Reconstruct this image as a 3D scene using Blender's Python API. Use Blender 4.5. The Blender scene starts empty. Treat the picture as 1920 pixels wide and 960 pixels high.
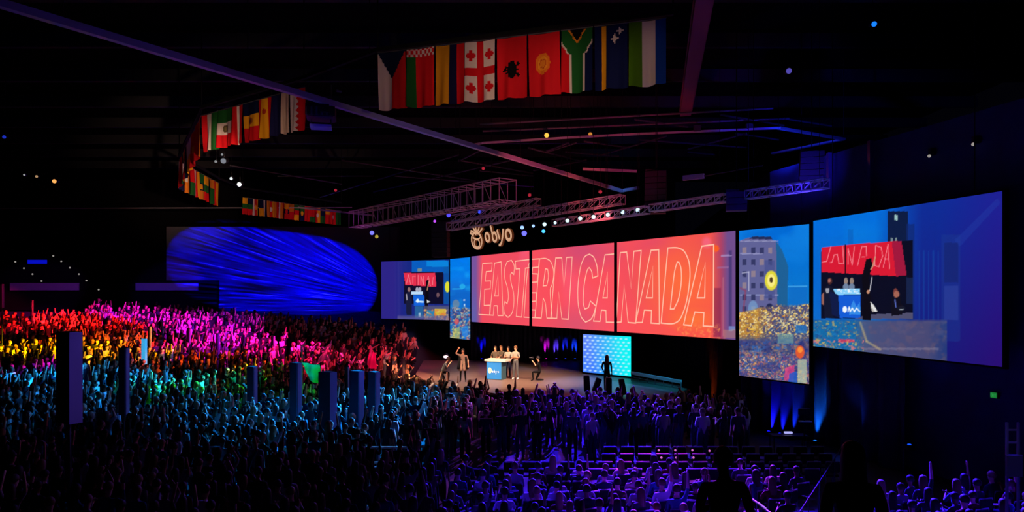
import bpy, bmesh, math, random
import numpy as np
from mathutils import Vector, Matrix, noise

random.seed(7)
rng = np.random.default_rng(7)
PI = math.pi
F = 1280.0          # focal length in pixels of the 1920 px frame
CZ = 5.8            # eye height
HOR = 553.0         # row of the horizon
sc = bpy.context.scene

# ------------------------------------------------------------------ camera, world, exposure
cam_d = bpy.data.cameras.new('camera'); cam = bpy.data.objects.new('camera', cam_d)
sc.collection.objects.link(cam)
cam.location = (0, 0, CZ); cam.rotation_euler = (PI/2, 0, 0)
cam_d.sensor_width = 36; cam_d.lens = 36*F/1920; cam_d.shift_y = (HOR-480)/1920
cam_d.clip_start = 0.1; cam_d.clip_end = 400
sc.camera = cam
w = bpy.data.worlds.new('world'); sc.world = w; w.use_nodes = True
w.node_tree.nodes['Background'].inputs[0].default_value = (0.08, 0.08, 0.25, 1)
w.node_tree.nodes['Background'].inputs[1].default_value = 0.006
sc.view_settings.view_transform = 'Standard'; sc.view_settings.look = 'None'
sc.view_settings.exposure = 0; sc.view_settings.gamma = 1; sc.view_settings.use_curve_mapping = False
sc.cycles.max_bounces = 4; sc.cycles.diffuse_bounces = 2; sc.cycles.glossy_bounces = 2
sc.cycles.transparent_max_bounces = 6

def lin(c):
    c = np.asarray(c, dtype=float)/255.0
    return np.where(c <= 0.04045, c/12.92, ((c+0.055)/1.055)**2.4)
def gnd(X, Y):
    t = min(1, max(0, (-X-5.6)/1.6))
    t = t*t*(3-2*t)
    return 0.14*max(0.0, Y-32)*t
def at(px, py, D): return Vector(((px-960)/F*D, D, CZ-(py-HOR)/F*D))
def atz(px, py, z):
    D = (CZ-z)*F/(py-HOR); return Vector(((px-960)/F*D, D, z))
def on_ground(px, py, hh=1.5):
    D = 12.0
    while D < 62:
        X = (px-960)/F*D
        if HOR+(CZ-gnd(X, D)-hh)*F/D <= py: break
        D += 0.1
    return Vector(((px-960)/F*D, D, gnd((px-960)/F*D, D)+hh))

# ------------------------------------------------------------------ spot lamps: coloured stage beams, and unseen ones added to light things
def beam(src, dst, rad, col, E, blend=0.5, size=0.12, nodes=None):
    src = Vector(src); dst = Vector(dst); d = dst-src; r = d.length
    l = bpy.data.lights.new('stage_or_fill_spot', 'SPOT'); o = bpy.data.objects.new('stage_or_fill_spot', l)
    sc.collection.objects.link(o); o.location = src
    o.rotation_euler = d.to_track_quat('-Z', 'Y').to_euler()
    l.energy = E*4*PI*r*r; l.color = [float(v) for v in lin(col)]
    l.spot_size = min(3.0, 2*math.atan(rad/r)); l.spot_blend = blend; l.shadow_soft_size = size
    return o
RED=(255,25,30); YEL=(255,190,0); MAG=(205,18,235); CYA=(12,135,240); GRN=(20,220,40); BLU=(30,60,255)
PUR=(52,22,255); ORA=(255,90,20); PNK=(255,30,110); WARM=(255,208,176)
K = 1.0
ZONES = [
 # px, py, radius m, colour, E, source
 (20,600,4.5,RED,9,(-8.5,38,11.8)),(120,600,3.5,RED,9,(-8.5,38,11.8)),(215,608,3.2,RED,8,(-8.5,38,11.8)),(60,575,4,PNK,4,(-8.5,38,11.8)),
 (310,650,2.2,RED,8,(-8.5,38,11.8)),(400,672,2.0,ORA,4,(-8.5,38,11.8)),(480,690,1.8,ORA,3,(-8.5,38,11.8)),(200,636,2.4,ORA,7,(-8.5,38,11.8)),
 (20,650,2.4,YEL,8,(-8.5,38,11.8)),(100,650,2.4,YEL,9,(-8.5,38,11.8)),(180,655,2.2,YEL,8,(-8.5,38,11.8)),(255,665,2.0,YEL,7,(-8.5,38,11.8)),(320,680,1.7,ORA,5,(-8.5,38,11.8)),
 (200,580,3.0,MAG,3.5,(-8.5,38,11.8)),(270,590,3.0,MAG,8,(-8.5,38,11.8)),(340,605,3.0,MAG,10,(-8.5,38,11.8)),(410,620,3.0,MAG,12,(-8.5,38,11.8)),
 (470,640,2.8,(255,20,190),13,(-8.5,38,11.8)),(540,655,2.6,(255,20,160),12,(-8.5,38,11.8)),(600,672,2.2,PNK,9,(-8.5,38,11.8)),(380,650,2.4,MAG,11,(-8.5,38,11.8)),(430,600,2.8,(160,20,255),6,(-8.5,38,11.8)),
 (20,710,2.2,CYA,5,(-8.5,38,11.8)),(80,705,2.0,CYA,8,(-8.5,38,11.8)),(160,708,2.0,CYA,8,(-8.5,38,11.8)),(200,716,1.8,CYA,12,(-8.5,38,11.8)),(285,712,2.0,CYA,13,(-8.5,38,11.8)),(360,712,2.0,CYA,10,(-8.5,38,11.8)),
 (430,715,1.8,CYA,6,(-8.5,38,11.8)),(60,690,1.2,(200,20,255),6,(-8.5,38,11.8)),
 (265,722,1.5,GRN,9,(-8.5,38,11.8)),(340,730,1.8,GRN,11,(-8.5,38,11.8)),(405,712,1.8,GRN,9,(-8.5,38,11.8)),(450,735,1.5,GRN,4,(-8.5,38,11.8)),(470,700,2,GRN,4,(-8.5,38,11.8)),
 (420,765,2.2,CYA,6,(-9,35,8.6)),(480,770,2.2,CYA,8,(-8,35,8.6)),(560,785,2.2,CYA,8,(-6,35,8.6)),(630,780,2.2,CYA,9,(-5,35,8.6)),(700,775,2.2,CYA,10,(-3,35,8.6)),
 (730,750,2.4,CYA,11,(-2,36,8.6)),(800,752,2.0,CYA,7,(-1,36,8.6)),(100,745,3,CYA,3,(-14,37,8.6)),(270,755,3,CYA,3,(-10,37,8.6)),
 (740,680,2.4,(220,70,90),1.8,(-6,28,8.6)),(800,672,2.4,(200,60,80),1.4,(-4,30,8.6)),(700,665,2.4,(220,30,100),1.8,(-6,30,8.6)),(770,700,1.8,(255,170,120),6,(-2,28,8.6)),
 (880,760,2.5,(150,60,120),2,(1,36,8.6)),
 (960,765,2.6,(110,40,200),3,(2,36,8.6)),(1050,750,2.4,PUR,7,(3,36,8.6)),(1120,765,2.6,PUR,9,(4,35,8.6)),(1190,780,2.4,PUR,9,(5,34,8.6)),(1270,775,2.5,(90,60,255),5,(6,33,8.6)),(1350,790,2.4,(70,70,255),4,(8,32,8.6)),
 (1000,850,2.6,PUR,6,(3,33,8.6)),(1100,880,2.8,PUR,9,(4,31,8.6)),(1200,890,2.8,PUR,9,(5,31,8.6)),(1300,880,2.8,PUR,8,(6,30,8.6)),(1400,880,2.8,PUR,9,(7,29,8.6)),(1500,880,2.6,PUR,9,(8,28,8.6)),
 (1700,900,2.4,PUR,8,(10,27,8.6)),(1800,910,2.4,PUR,9,(10.5,26,8.6)),(1890,915,2.2,PUR,8,(11,25,8.6)),(1290,850,3.2,(255,60,255),3,(6,30,8.6)),
 (500,880,7,(70,60,200),0.35,(0,32,8.6)),(150,880,7,(60,60,200),0.3,(-6,32,8.6)),(800,900,6,(80,60,220),0.5,(2,32,8.6)),
]
for px, py, r_, c_, e_, s_ in ZONES:
    beam(s_, on_ground(px, py, 1.5), r_*(.85 if s_[2] > 9 else 1), c_, e_*K*((1.15 if px < 440 else 2.6) if s_[2] > 9 else 2.3 if py < 835 else 3.0 if px > 900 else .9))

# stage wash
beam((-6, 30, 11), (-2.2, 36, 1.2), 4.6, WARM, 7.5, 0.9)
beam((4, 27, 11), (0.6, 37.5, 1.2), 4.6, WARM, 8.0, 0.9)
beam((1, 40, 10), (4.5, 35.5, 1.2), 4.0, (90,150,255), 6.5, 0.9)
beam((9, 30, 10), (6.8, 34, 1.2), 2.4, (30,150,200), 4.5, 0.9)
beam((0, 42, 10), (2.0, 44, 1.2), 4.5, (60,90,140), 5.0, 0.9)

# ------------------------------------------------------------------ materials
MATS = {}
def mat(name, col=(128,128,128), rough=0.7, metal=0.0, emit=None, es=1.0, rnd=None, spec=0.3, attr=None, emit_attr=False, noise_amt=0.0, nscale=6, transl=0):
    if name in MATS: return MATS[name]
    m = bpy.data.materials.new(name); m.use_nodes = True; nt = m.node_tree; b = nt.nodes['Principled BSDF']
    L = nt.links.new
    c = [float(v) for v in lin(col)]+[1]
    b.inputs['Base Color'].default_value = c; b.inputs['Roughness'].default_value = rough
    b.inputs['Metallic'].default_value = metal; b.inputs['Specular IOR Level'].default_value = spec
    if emit is not None:
        b.inputs['Emission Color'].default_value = [float(v) for v in lin(emit)]+[1]; b.inputs['Emission Strength'].default_value = es
    if attr:
        a = nt.nodes.new('ShaderNodeAttribute'); a.attribute_name = attr
        if emit_attr:
            b.inputs['Base Color'].default_value = (0.01,0.01,0.012,1)
            L(a.outputs['Color'], b.inputs['Emission Color']); b.inputs['Emission Strength'].default_value = es
        else: L(a.outputs['Color'], b.inputs['Base Color'])
    if noise_amt:
        n = nt.nodes.new('ShaderNodeTexNoise'); n.inputs['Scale'].default_value = nscale; n.inputs['Detail'].default_value = 5
        tc = nt.nodes.new('ShaderNodeTexCoord'); L(tc.outputs['Object'], n.inputs['Vector'])
        mp = nt.nodes.new('ShaderNodeMapRange'); mp.inputs[3].default_value = 1-noise_amt; mp.inputs[4].default_value = 1+noise_amt
        L(n.outputs['Fac'], mp.inputs[0])
        vm = nt.nodes.new('ShaderNodeVectorMath'); vm.operation = 'SCALE'; vm.inputs[0].default_value = c[:3]
        L(mp.outputs[0], vm.inputs['Scale']); L(vm.outputs[0], b.inputs['Base Color'])
        bp = nt.nodes.new('ShaderNodeBump'); bp.inputs['Strength'].default_value = 0.15; L(n.outputs['Fac'], bp.inputs['Height']); L(bp.outputs[0], b.inputs['Normal'])
    if rnd:
        g = nt.nodes.new('ShaderNodeNewGeometry'); oi = nt.nodes.new('ShaderNodeObjectInfo')
        ad = nt.nodes.new('ShaderNodeMath'); ad.operation = 'ADD'; fr = nt.nodes.new('ShaderNodeMath'); fr.operation = 'FRACT'
        L(g.outputs['Random Per Island'], ad.inputs[0]); L(oi.outputs['Random'], ad.inputs[1]); L(ad.outputs[0], fr.inputs[0])
        mu = nt.nodes.new('ShaderNodeMath'); mu.operation = 'MULTIPLY'; mu.inputs[1].default_value = rnd[0]; L(fr.outputs[0], mu.inputs[0])
        f2 = nt.nodes.new('ShaderNodeMath'); f2.operation = 'FRACT'; L(mu.outputs[0], f2.inputs[0])
        cr = nt.nodes.new('ShaderNodeValToRGB'); cr.color_ramp.interpolation = 'CONSTANT'; L(f2.outputs[0], cr.inputs[0])
        cols = rnd[1]
        while len(cr.color_ramp.elements) < len(cols): cr.color_ramp.elements.new(0.5)
        for i, cc in enumerate(cols):
            cr.color_ramp.elements[i].position = i/len(cols)
        for i, cc in enumerate(cols): cr.color_ramp.elements[i].color = [float(v) for v in lin(cc)]+[1]
        L(cr.outputs[0], b.inputs['Base Color'])
    if transl:
        tr = nt.nodes.new('ShaderNodeBsdfTranslucent'); mx = nt.nodes.new('ShaderNodeMixShader'); mx.inputs[0].default_value = transl
        if attr: L(a.outputs['Color'], tr.inputs[0])
        else: tr.inputs[0].default_value = c
        L(b.outputs[0], mx.inputs[1]); L(tr.outputs[0], mx.inputs[2]); L(mx.outputs[0], nt.nodes['Material Output'].inputs[0])
    MATS[name] = m; return m

M_floor = mat('arena_floor', (70,70,78), 0.8, noise_amt=0.15, nscale=2)
M_dark = mat('matt_black', (16,16,18), 0.8, spec=0.1)
M_black = mat('screen_edge_black', (8,8,9), 0.6, spec=0.05)
M_wall = mat('dark_wall', (52,50,60), 0.9, noise_amt=0.1, nscale=1.5, spec=0.1)
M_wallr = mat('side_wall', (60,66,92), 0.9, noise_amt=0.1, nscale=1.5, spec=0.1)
M_ceil = mat('ceiling_black', (12,12,14), 0.95, spec=0.0)
M_metal = mat('grey_steel', (150,150,158), 0.45, 0.3)
M_darkmetal = mat('dark_steel', (70,70,76), 0.5, 0.3)
M_alu = mat('truss_aluminium', (185,182,190), 0.4, 0.4)
M_stage = mat('stage_deck', (118,98,88), 0.38, noise_amt=0.2, nscale=3)
M_drape = mat('velour_drape', (62,62,80), 0.95, spec=0.05)
M_ddrape = mat('black_drape', (22,20,24), 0.95, spec=0.05)
M_par = mat('parapet_paint', (150,145,160), 0.8)
M_screen = mat('screen_picture', attr='col', emit_attr=True, es=1.0, rough=0.5, spec=0.1)
M_neon = mat('lettering_glow', (0,0,0), emit=(255,186,160), es=1.05)
M_letfill = mat('letter_fill', (0,0,0), emit=(255,104,86), es=1.0)
M_sign = mat('sign_glow', (120,90,70), emit=(222,172,136), es=0.85)
M_signside = mat('sign_return', (60,40,30), emit=(120,60,25), es=0.4)
M_flag = mat('flag_cloth', attr='col', rough=0.85, spec=0.1, transl=0.3)
M_skin = mat('skin', (190,140,115), 0.55, rnd=(7.3, [(214,164,138),(190,135,108),(140,95,70),(225,180,155),(98,64,48),(200,150,122)]))
M_shirt = mat('shirt_cloth', (60,60,70), 0.8, spec=0.1, rnd=(1.0, [(22,22,25),(205,205,210),(36,38,46),(20,20,23),(110,110,118),(30,34,52),(60,30,34),(24,24,26),(26,26,28),(60,64,70),(40,60,66),(22,22,24),(150,140,130),(28,28,32),(220,216,210),(26,28,34)]))
M_trous = mat('trouser_cloth', (40,44,56), 0.85, spec=0.1, rnd=(3.7, [(30,32,40),(50,60,84),(24,24,26),(70,70,74),(40,40,46)]))
M_shoe = mat('shoe_leather', (30,28,28), 0.5)
M_hair = mat('hair', (30,22,18), 0.6, rnd=(5.1, [(26,18,14),(50,34,22),(18,14,12),(110,80,50),(34,24,20),(70,48,32),(160,130,90)]))
M_white = mat('white_plastic', (225,225,228), 0.5)
M_blackcloth = mat('black_cloth', (20,20,23), 0.85, spec=0.1)

# ------------------------------------------------------------------ object helpers
COL = sc.collection
def tag(o, label=None, cat=None, group=None, kind=None):
    if label: o['label'] = label
    if cat: o['category'] = cat
    if group: o['group'] = group
    if kind: o['kind'] = kind
    return o
def empty(name, loc, label=None, cat=None, group=None, rz=0):
    e = bpy.data.objects.new(name, None); COL.objects.link(e); e.location = loc; e.rotation_euler = (0,0,rz); e.empty_display_size = 0.2
    return tag(e, label, cat, group)
def adopt(o, parent):
    o.parent = parent
    if parent is not None:
        m = Matrix.LocRotScale(parent.location, parent.rotation_euler, (1,1,1))
        o.matrix_parent_inverse = m.inverted()
        p = parent.parent
        if p is not None:   # second level under a thing part kept at world transform through its chain
            o.matrix_parent_inverse = m.inverted() if parent.get('_own') else Matrix.Identity(4)
def mesh_obj(name, verts, faces, m, parent=None, smooth=False, mats=None, mi=None):
    me = bpy.data.meshes.new(name); me.from_pydata([tuple(v) for v in verts], [], faces)
    for mm in (mats or [m]): me.materials.append(mm)
    if mi is not None: me.polygons.foreach_set('material_index', mi)
    if smooth: me.polygons.foreach_set('use_smooth', [True]*len(me.polygons))
    me.update()
    o = bpy.data.objects.new(name, me); COL.objects.link(o); adopt(o, parent)
    return o
UNIT = {}
def unit_mesh(kind, m):
    k = (kind, m.name)
    if k in UNIT: return UNIT[k]
    bm = bmesh.new()
    if kind == 'cyl': bmesh.ops.create_cone(bm, cap_ends=True, segments=8, radius1=1, radius2=1, depth=1)
    elif kind == 'box': bmesh.ops.create_cube(bm, size=1)
    elif kind == 'bbox':
        bmesh.ops.create_cube(bm, size=1); bmesh.ops.bevel(bm, geom=bm.edges[:], offset=0.06, segments=2, affect='EDGES')
    elif kind == 'ball': bmesh.ops.create_uvsphere(bm, u_segments=12, v_segments=8, radius=1)
    elif kind == 'can': bmesh.ops.create_cone(bm, cap_ends=True, segments=16, radius1=1, radius2=0.7, depth=1)
    me = bpy.data.meshes.new(kind); bm.to_mesh(me); bm.free(); me.materials.append(m)
    if kind in ('ball',): me.polygons.foreach_set('use_smooth', [True]*len(me.polygons))
    UNIT[k] = me; return me
def rod(name, p, q, r, m, parent=None, r2=None):
    p = Vector(p); q = Vector(q); d = q-p
    o = bpy.data.objects.new(name, unit_mesh('cyl', m)); COL.objects.link(o)
    o.location = (p+q)/2; o.rotation_euler = d.to_track_quat('Z','Y').to_euler(); o.scale = (r, r2 or r, max(d.length,1e-4))
    adopt(o, parent); return o
def bar(name, p, q, wx, wy, m, parent=None):
    p = Vector(p); q = Vector(q); d = q-p
    o = bpy.data.objects.new(name, unit_mesh('box', m)); COL.objects.link(o)
    o.location = (p+q)/2; o.rotation_euler = d.to_track_quat('Z','Y').to_euler(); o.scale = (wx, wy, max(d.length,1e-4))
    adopt(o, parent); return o
def box(name, c, s, m, parent=None, rz=0, kind='box'):
    o = bpy.data.objects.new(name, unit_mesh(kind, m)); COL.objects.link(o)
    o.location = c; o.scale = s; o.rotation_euler = (0,0,rz); adopt(o, parent); return o
def ball(name, c, r, m, parent=None):
    o = bpy.data.objects.new(name, unit_mesh('ball', m)); COL.objects.link(o)
    o.location = c; o.scale = (r,r,r) if not isinstance(r, tuple) else r; adopt(o, parent); return o
def structure(o): o['kind'] = 'structure'; return o

# ------------------------------------------------------------------ the screen line and the side lines
P0 = Vector((-2, 47)); PU = Vector((0.536, -0.844)); PN = Vector((-0.844, -0.536))     # PN points to the audience
def on_line(px, p0, u):
    k = (px-960)/F
    t = (k*p0.y-p0.x)/(u.x-k*u.y); q = p0+u*t
    return q
RS0 = on_line(1525, P0, PU); RU = Vector((0.233, -0.972)); RN = Vector((-0.972, -0.233))
LS1 = on_line(842, P0, PU); LU = Vector((0.86, -0.51)); LN = Vector((-0.51, -0.86))

# ------------------------------------------------------------------ the hall
xs = np.linspace(-58, 26, 61); ys = np.linspace(-2, 68, 71)
vs = [(x, y, gnd(x, y)) for y in ys for x in xs]; fs = []
nx = len(xs)
for j in range(len(ys)-1):
    for i in range(nx-1):
        a = j*nx+i; fs.append((a, a+1, a+1+nx, a+nx))
structure(mesh_obj('floor', vs, fs, M_floor, smooth=True))
def slab(name, a, b, z0, z1, th, m, n=None):
    a = Vector(a[:2]); b = Vector(b[:2]); d = (b-a).normalized(); nn = Vector((-d.y, d.x))*th
    v = [(a.x,a.y,z0),(b.x,b.y,z0),(b.x+nn.x,b.y+nn.y,z0),(a.x+nn.x,a.y+nn.y,z0),(a.x,a.y,z1),(b.x,b.y,z1),(b.x+nn.x,b.y+nn.y,z1),(a.x+nn.x,a.y+nn.y,z1)]
    return mesh_obj(name, v, [(0,1,5,4),(1,2,6,5),(2,3,7,6),(3,0,4,7),(4,5,6,7),(0,3,2,1)], m)
M_blackwall = mat('black_wall', (20,19,23), 0.95, spec=0.02)
structure(slab('wall_left', (-58,66.5), (-6,66.5), 0, 17, 0.4, M_blackwall))
structure(slab('wall_far', (-31.9,63), (-9.5,63), 0, 12.1, 0.4, mat('projection_wall',(105,105,112),0.95,spec=0.02)))      # pale wall that takes the blue projection
structure(slab('wall_back', (-9.6,58.5), (14,58.5), 0, 17, 0.4, M_blackwall))
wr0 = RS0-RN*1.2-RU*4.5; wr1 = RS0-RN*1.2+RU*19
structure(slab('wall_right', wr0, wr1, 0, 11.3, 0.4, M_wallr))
structure(slab('wall_stage_right', (15.5,58.5), (wr0.x, wr0.y), 0, 11.3, 0.4, M_blackwall))
structure(slab('wall_rear', (26,-1.8), (-58,-1.8), 0, 17, 0.2, M_blackwall))
structure(slab('wall_side', (-57.5,-2), (-57.5,66), 0, 17, 0.4, M_blackwall))
structure(box('ceiling', (-16, 32, 17.2), (84, 72, 0.3), M_ceil))
# ceiling joists
M_joist = mat('joist_paint', (30,30,34), 0.8)
# platform that carries the camera and two standing people near it
structure(box('floor_riser', (0.6, 2.6, 1.37), (9, 8.8, 2.74), M_blackwall))

# upper seating deck behind the far left parapet: steps
pw = 66.0
for (x0, x1) in ((20,148),(255,372)):
    a = at(x0, 538, 62.2); b = at(x1, 538, 62.2)
    structure(box('trim_parapet', ((a.x+b.x)/2, 62.2, a.z+0.02), (b.x-a.x, 0.2, 0.66), M_par))
a = at(150,538,62.3); b = at(254,538,62.3)
structure(box('trim_vomitory', ((a.x+b.x)/2, 62.3, a.z), (b.x-a.x, 0.2, 0.6), M_dark))
for i in range(9):
    structure(box('trim_tier', (-43, 62.6+0.42*i, 5.2+0.55*i+0.3), (32, 0.42, 2.2), M_blackwall))
beam((-30,50,12), at(85,538,62), 3.5, (150,60,220), 0.9); beam((-30,50,12), at(310,538,62), 3.5, (110,60,255), 1.0)  # unseen purple spots, added to tint the parapets
M_step = mat('step_light', (0,0,0), emit=(150,145,140), es=1.0)
M_bluelens = mat('blue_panel_light', (0,0,0), emit=(5,15,190), es=1.0)
for i, (x, y) in enumerate([(30,491),(46,503),(62,514),(79,527),(101,480),(116,490),(132,502),(149,514),(163,526),(186,543)]):
    k_ = round((CZ+(HOR-y)/F*64-6.6)/.55); p = at(x, y, (62.6+.42*k_-.26) if k_ >= 0 else 62.13)
    t = empty('step_light', p, 'tiny white aisle light on the far left deck, number %s going down its %s line' % (['one','two','three','four','one','two','three','four','five','six'][i], 'first' if i < 4 else 'second'), 'lamp', 'aisle lights on the far left deck')
    box('housing', p, (0.18,0.12,0.26), M_dark, t); ball('lens', p+Vector((0,-0.08,0)), 0.075, M_step, t)
p = at(71, 491, 63.98)
t = empty('message_board', p, 'flat blue glowing panel in the dark far left stands', 'display'); box('casing', p, (2.1,0.12,0.55), M_dark, t); box('light_panel', p+Vector((0,-0.08,0)), (1.8,0.04,0.36), M_bluelens, t)

# ------------------------------------------------------------------ blue gobo projections on the far wall
def gobo(src, dst, rad, col, E, cx=0, cy=0, sx=1.0, sy=0.4, rot=0.0, seed=0.0, stretch=14, thr=(0.42,0.62), base=0.0):
    o = beam(src, dst, rad, col, E, 0.1, 0.02)
    l = o.data; l.use_nodes = True; nt = l.node_tree; L = nt.links.new
    em = nt.nodes['Emission']
    tc = nt.nodes.new('ShaderNodeTexCoord'); sp = nt.nodes.new('ShaderNodeSeparateXYZ'); L(tc.outputs['Normal'], sp.inputs[0])
    def mth(op, a, b=None, c=None):
        n = nt.nodes.new('ShaderNodeMath'); n.operation = op
        for i, v in enumerate((a, b, c)):
            if v is None: continue
            if isinstance(v, (int, float)): n.inputs[i].default_value = v
            else: L(v, n.inputs[i])
        return n.outputs[0]
    k = math.tan(l.spot_size/2)
    zz = mth('ABSOLUTE', sp.outputs[2])
    u = mth('DIVIDE', mth('DIVIDE', sp.outputs[0], zz), k); v = mth('DIVIDE', mth('DIVIDE', sp.outputs[1], zz), k)
    return o, nt, em, u, v, mth
EL = at(512, 512, 63)
def blue_gobo():
    # lantern on a truss in front of the far wall; its pattern is streaks fanning from the lower left
    o, nt, em, u, v, mth = gobo((-22.2, 46, 8.5), (EL.x, 63, EL.z), 11.5, (0,0,255), 60.0)
    L = nt.links.new
    # u runs to the photograph's right, v upward ; work in wall metres / 11.5
    ca, sa = math.cos(-0.22), math.sin(-0.22)
    # fan: angle about a far left-top point
    du = mth('SUBTRACT', 1.19, u); dv = mth('ADD', v, 0.278)
    ang = mth('DIVIDE', dv, du); rr = du
    cb = nt.nodes.new('ShaderNodeCombineXYZ'); L(mth('MULTIPLY', ang, 46.0), cb.inputs[0]); L(mth('MULTIPLY', rr, 1.0), cb.inputs[1])
    n1 = nt.nodes.new('ShaderNodeTexNoise'); n1.inputs['Scale'].default_value = 1.9; n1.inputs['Detail'].default_value = 6; n1.inputs['Roughness'].default_value = 0.62; L(cb.outputs[0], n1.inputs['Vector'])
    mr = nt.nodes.new('ShaderNodeMapRange'); mr.inputs[1].default_value = 0.40; mr.inputs[2].default_value = 0.66; mr.inputs[3].default_value = 0.10; mr.inputs[4].default_value = 1.0; L(n1.outputs['Fac'], mr.inputs[0])
    # brightness falls to the left; the right end is a round cut-off, the lower left is cut obliquely
    fall = nt.nodes.new('ShaderNodeMapRange'); L(u, fall.inputs[0]); fall.inputs[1].default_value = -1.0; fall.inputs[2].default_value = 0.55; fall.inputs[3].default_value = 0.16; fall.inputs[4].default_value = 1.0
    # ellipse mask
    e1 = mth('POWER', mth('DIVIDE', mth('ADD', u, 0.02), 0.845), 2.0)
    vv = mth('ADD', v, mth('MULTIPLY', u, 0.13))
    e2 = mth('POWER', mth('DIVIDE', mth('ADD', vv, 0.0), 0.345), 2.0)
    em_ = mth('ADD', mth('MULTIPLY', e1, mth('ABSOLUTE', e1)), e2)
    mk = nt.nodes.new('ShaderNodeMapRange'); L(em_, mk.inputs[0]); mk.inputs[1].default_value = 0.93; mk.inputs[2].default_value = 1.06; mk.inputs[3].default_value = 1.0; mk.inputs[4].default_value = 0.0
    tot = mth('MULTIPLY', mth('MULTIPLY', mth('POWER', mr.outputs[0], 1.9), fall.outputs[0]), mk.outputs[0])
    # streak cores go paler
    hi = nt.nodes.new('ShaderNodeMapRange'); L(n1.outputs['Fac'], hi.inputs[0]); hi.inputs[1].default_value = 0.6; hi.inputs[2].default_value = 0.8; hi.inputs[3].default_value = 0.0; hi.inputs[4].default_value = 0.05
    cc = nt.nodes.new('ShaderNodeCombineColor'); L(hi.outputs[0], cc.inputs[0]); L(hi.outputs[0], cc.inputs[1]); cc.inputs[2].default_value = 1.0
    L(cc.outputs[0], em.inputs['Color']); L(tot, em.inputs['Strength'])
    o.data.color = (1, 1, 1)
blue_gobo()

# ------------------------------------------------------------------ picture painting for the video screens
def vnoise(x, y, s, seed=0):
    """smooth value noise on arrays"""
    r = np.random.default_rng(int(seed)+11); T = r.random((64, 64))
    X = x/s; Y = y/s; xi = np.floor(X).astype(int); yi = np.floor(Y).astype(int); fx = X-xi; fy = Y-yi
    fx = fx*fx*(3-2*fx); fy = fy*fy*(3-2*fy)
    g = lambda a, b: T[a % 64, b % 64]
    return (g(xi,yi)*(1-fx)+g(xi+1,yi)*fx)*(1-fy)+(g(xi,yi+1)*(1-fx)+g(xi+1,yi+1)*fx)*fy
class Paint:
    def __init__(s, x, y): s.x = x; s.y = y; s.c = np.zeros(x.shape+(3,))
    def fill(s, c): s.c[:] = c
    def put(s, m, c, a=1.0):
        m = np.clip(np.asarray(m, float), 0, 1)*a; s.c = s.c*(1-m[..., None])+np.asarray(c, float)*m[..., None]
    def rect(s, x0, y0, x1, y1, c, a=1.0): s.put((s.x >= x0)&(s.x <= x1)&(s.y >= y0)&(s.y <= y1), c, a)
    def poly(s, P, c, a=1.0):
        m = np.zeros(s.x.shape, bool); n = len(P)
        for i in range(n):
            x0, y0 = P[i]; x1, y1 = P[(i+1) % n]
            if y0 == y1: continue
            k = ((s.y < y0) != (s.y < y1))&(s.x < (x1-x0)*(s.y-y0)/(y1-y0)+x0); m ^= k
        s.put(m, c, a)
    def ell(s, cx, cy, rx, ry, c, a=1.0, soft=0.15):
        d = np.sqrt(((s.x-cx)/rx)**2+((s.y-cy)/ry)**2); s.put(np.clip((1-d)/soft, 0, 1), c, a)
    def line(s, P, wd, c, a=1.0):
        for (x0, y0), (x1, y1) in zip(P, P[1:]):
            dx, dy = x1-x0, y1-y0; L2 = dx*dx+dy*dy+1e-9
            t = np.clip(((s.x-x0)*dx+(s.y-y0)*dy)/L2, 0, 1); d = np.hypot(s.x-x0-t*dx, s.y-y0-t*dy)
            s.put(np.clip(1.3-d/(wd/2), 0, 1), c, a)
    def speck(s, mask, size, cols, seed, thr=0.6, a=1.0):
        for i, c in enumerate(cols):
            xx = s.x+31*i+3*vnoise(s.x,s.y,9,seed+40); yy = s.y*1.15-17*i+3*vnoise(s.x,s.y,8,seed+41)
            n = .6*vnoise(xx, yy, size, seed+i)+.4*vnoise(xx+.5*yy, yy-.5*xx, size*.55, seed+i+7); s.put(np.clip((n-thr*.92)*5, 0, 1)*mask, c, a)
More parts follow.
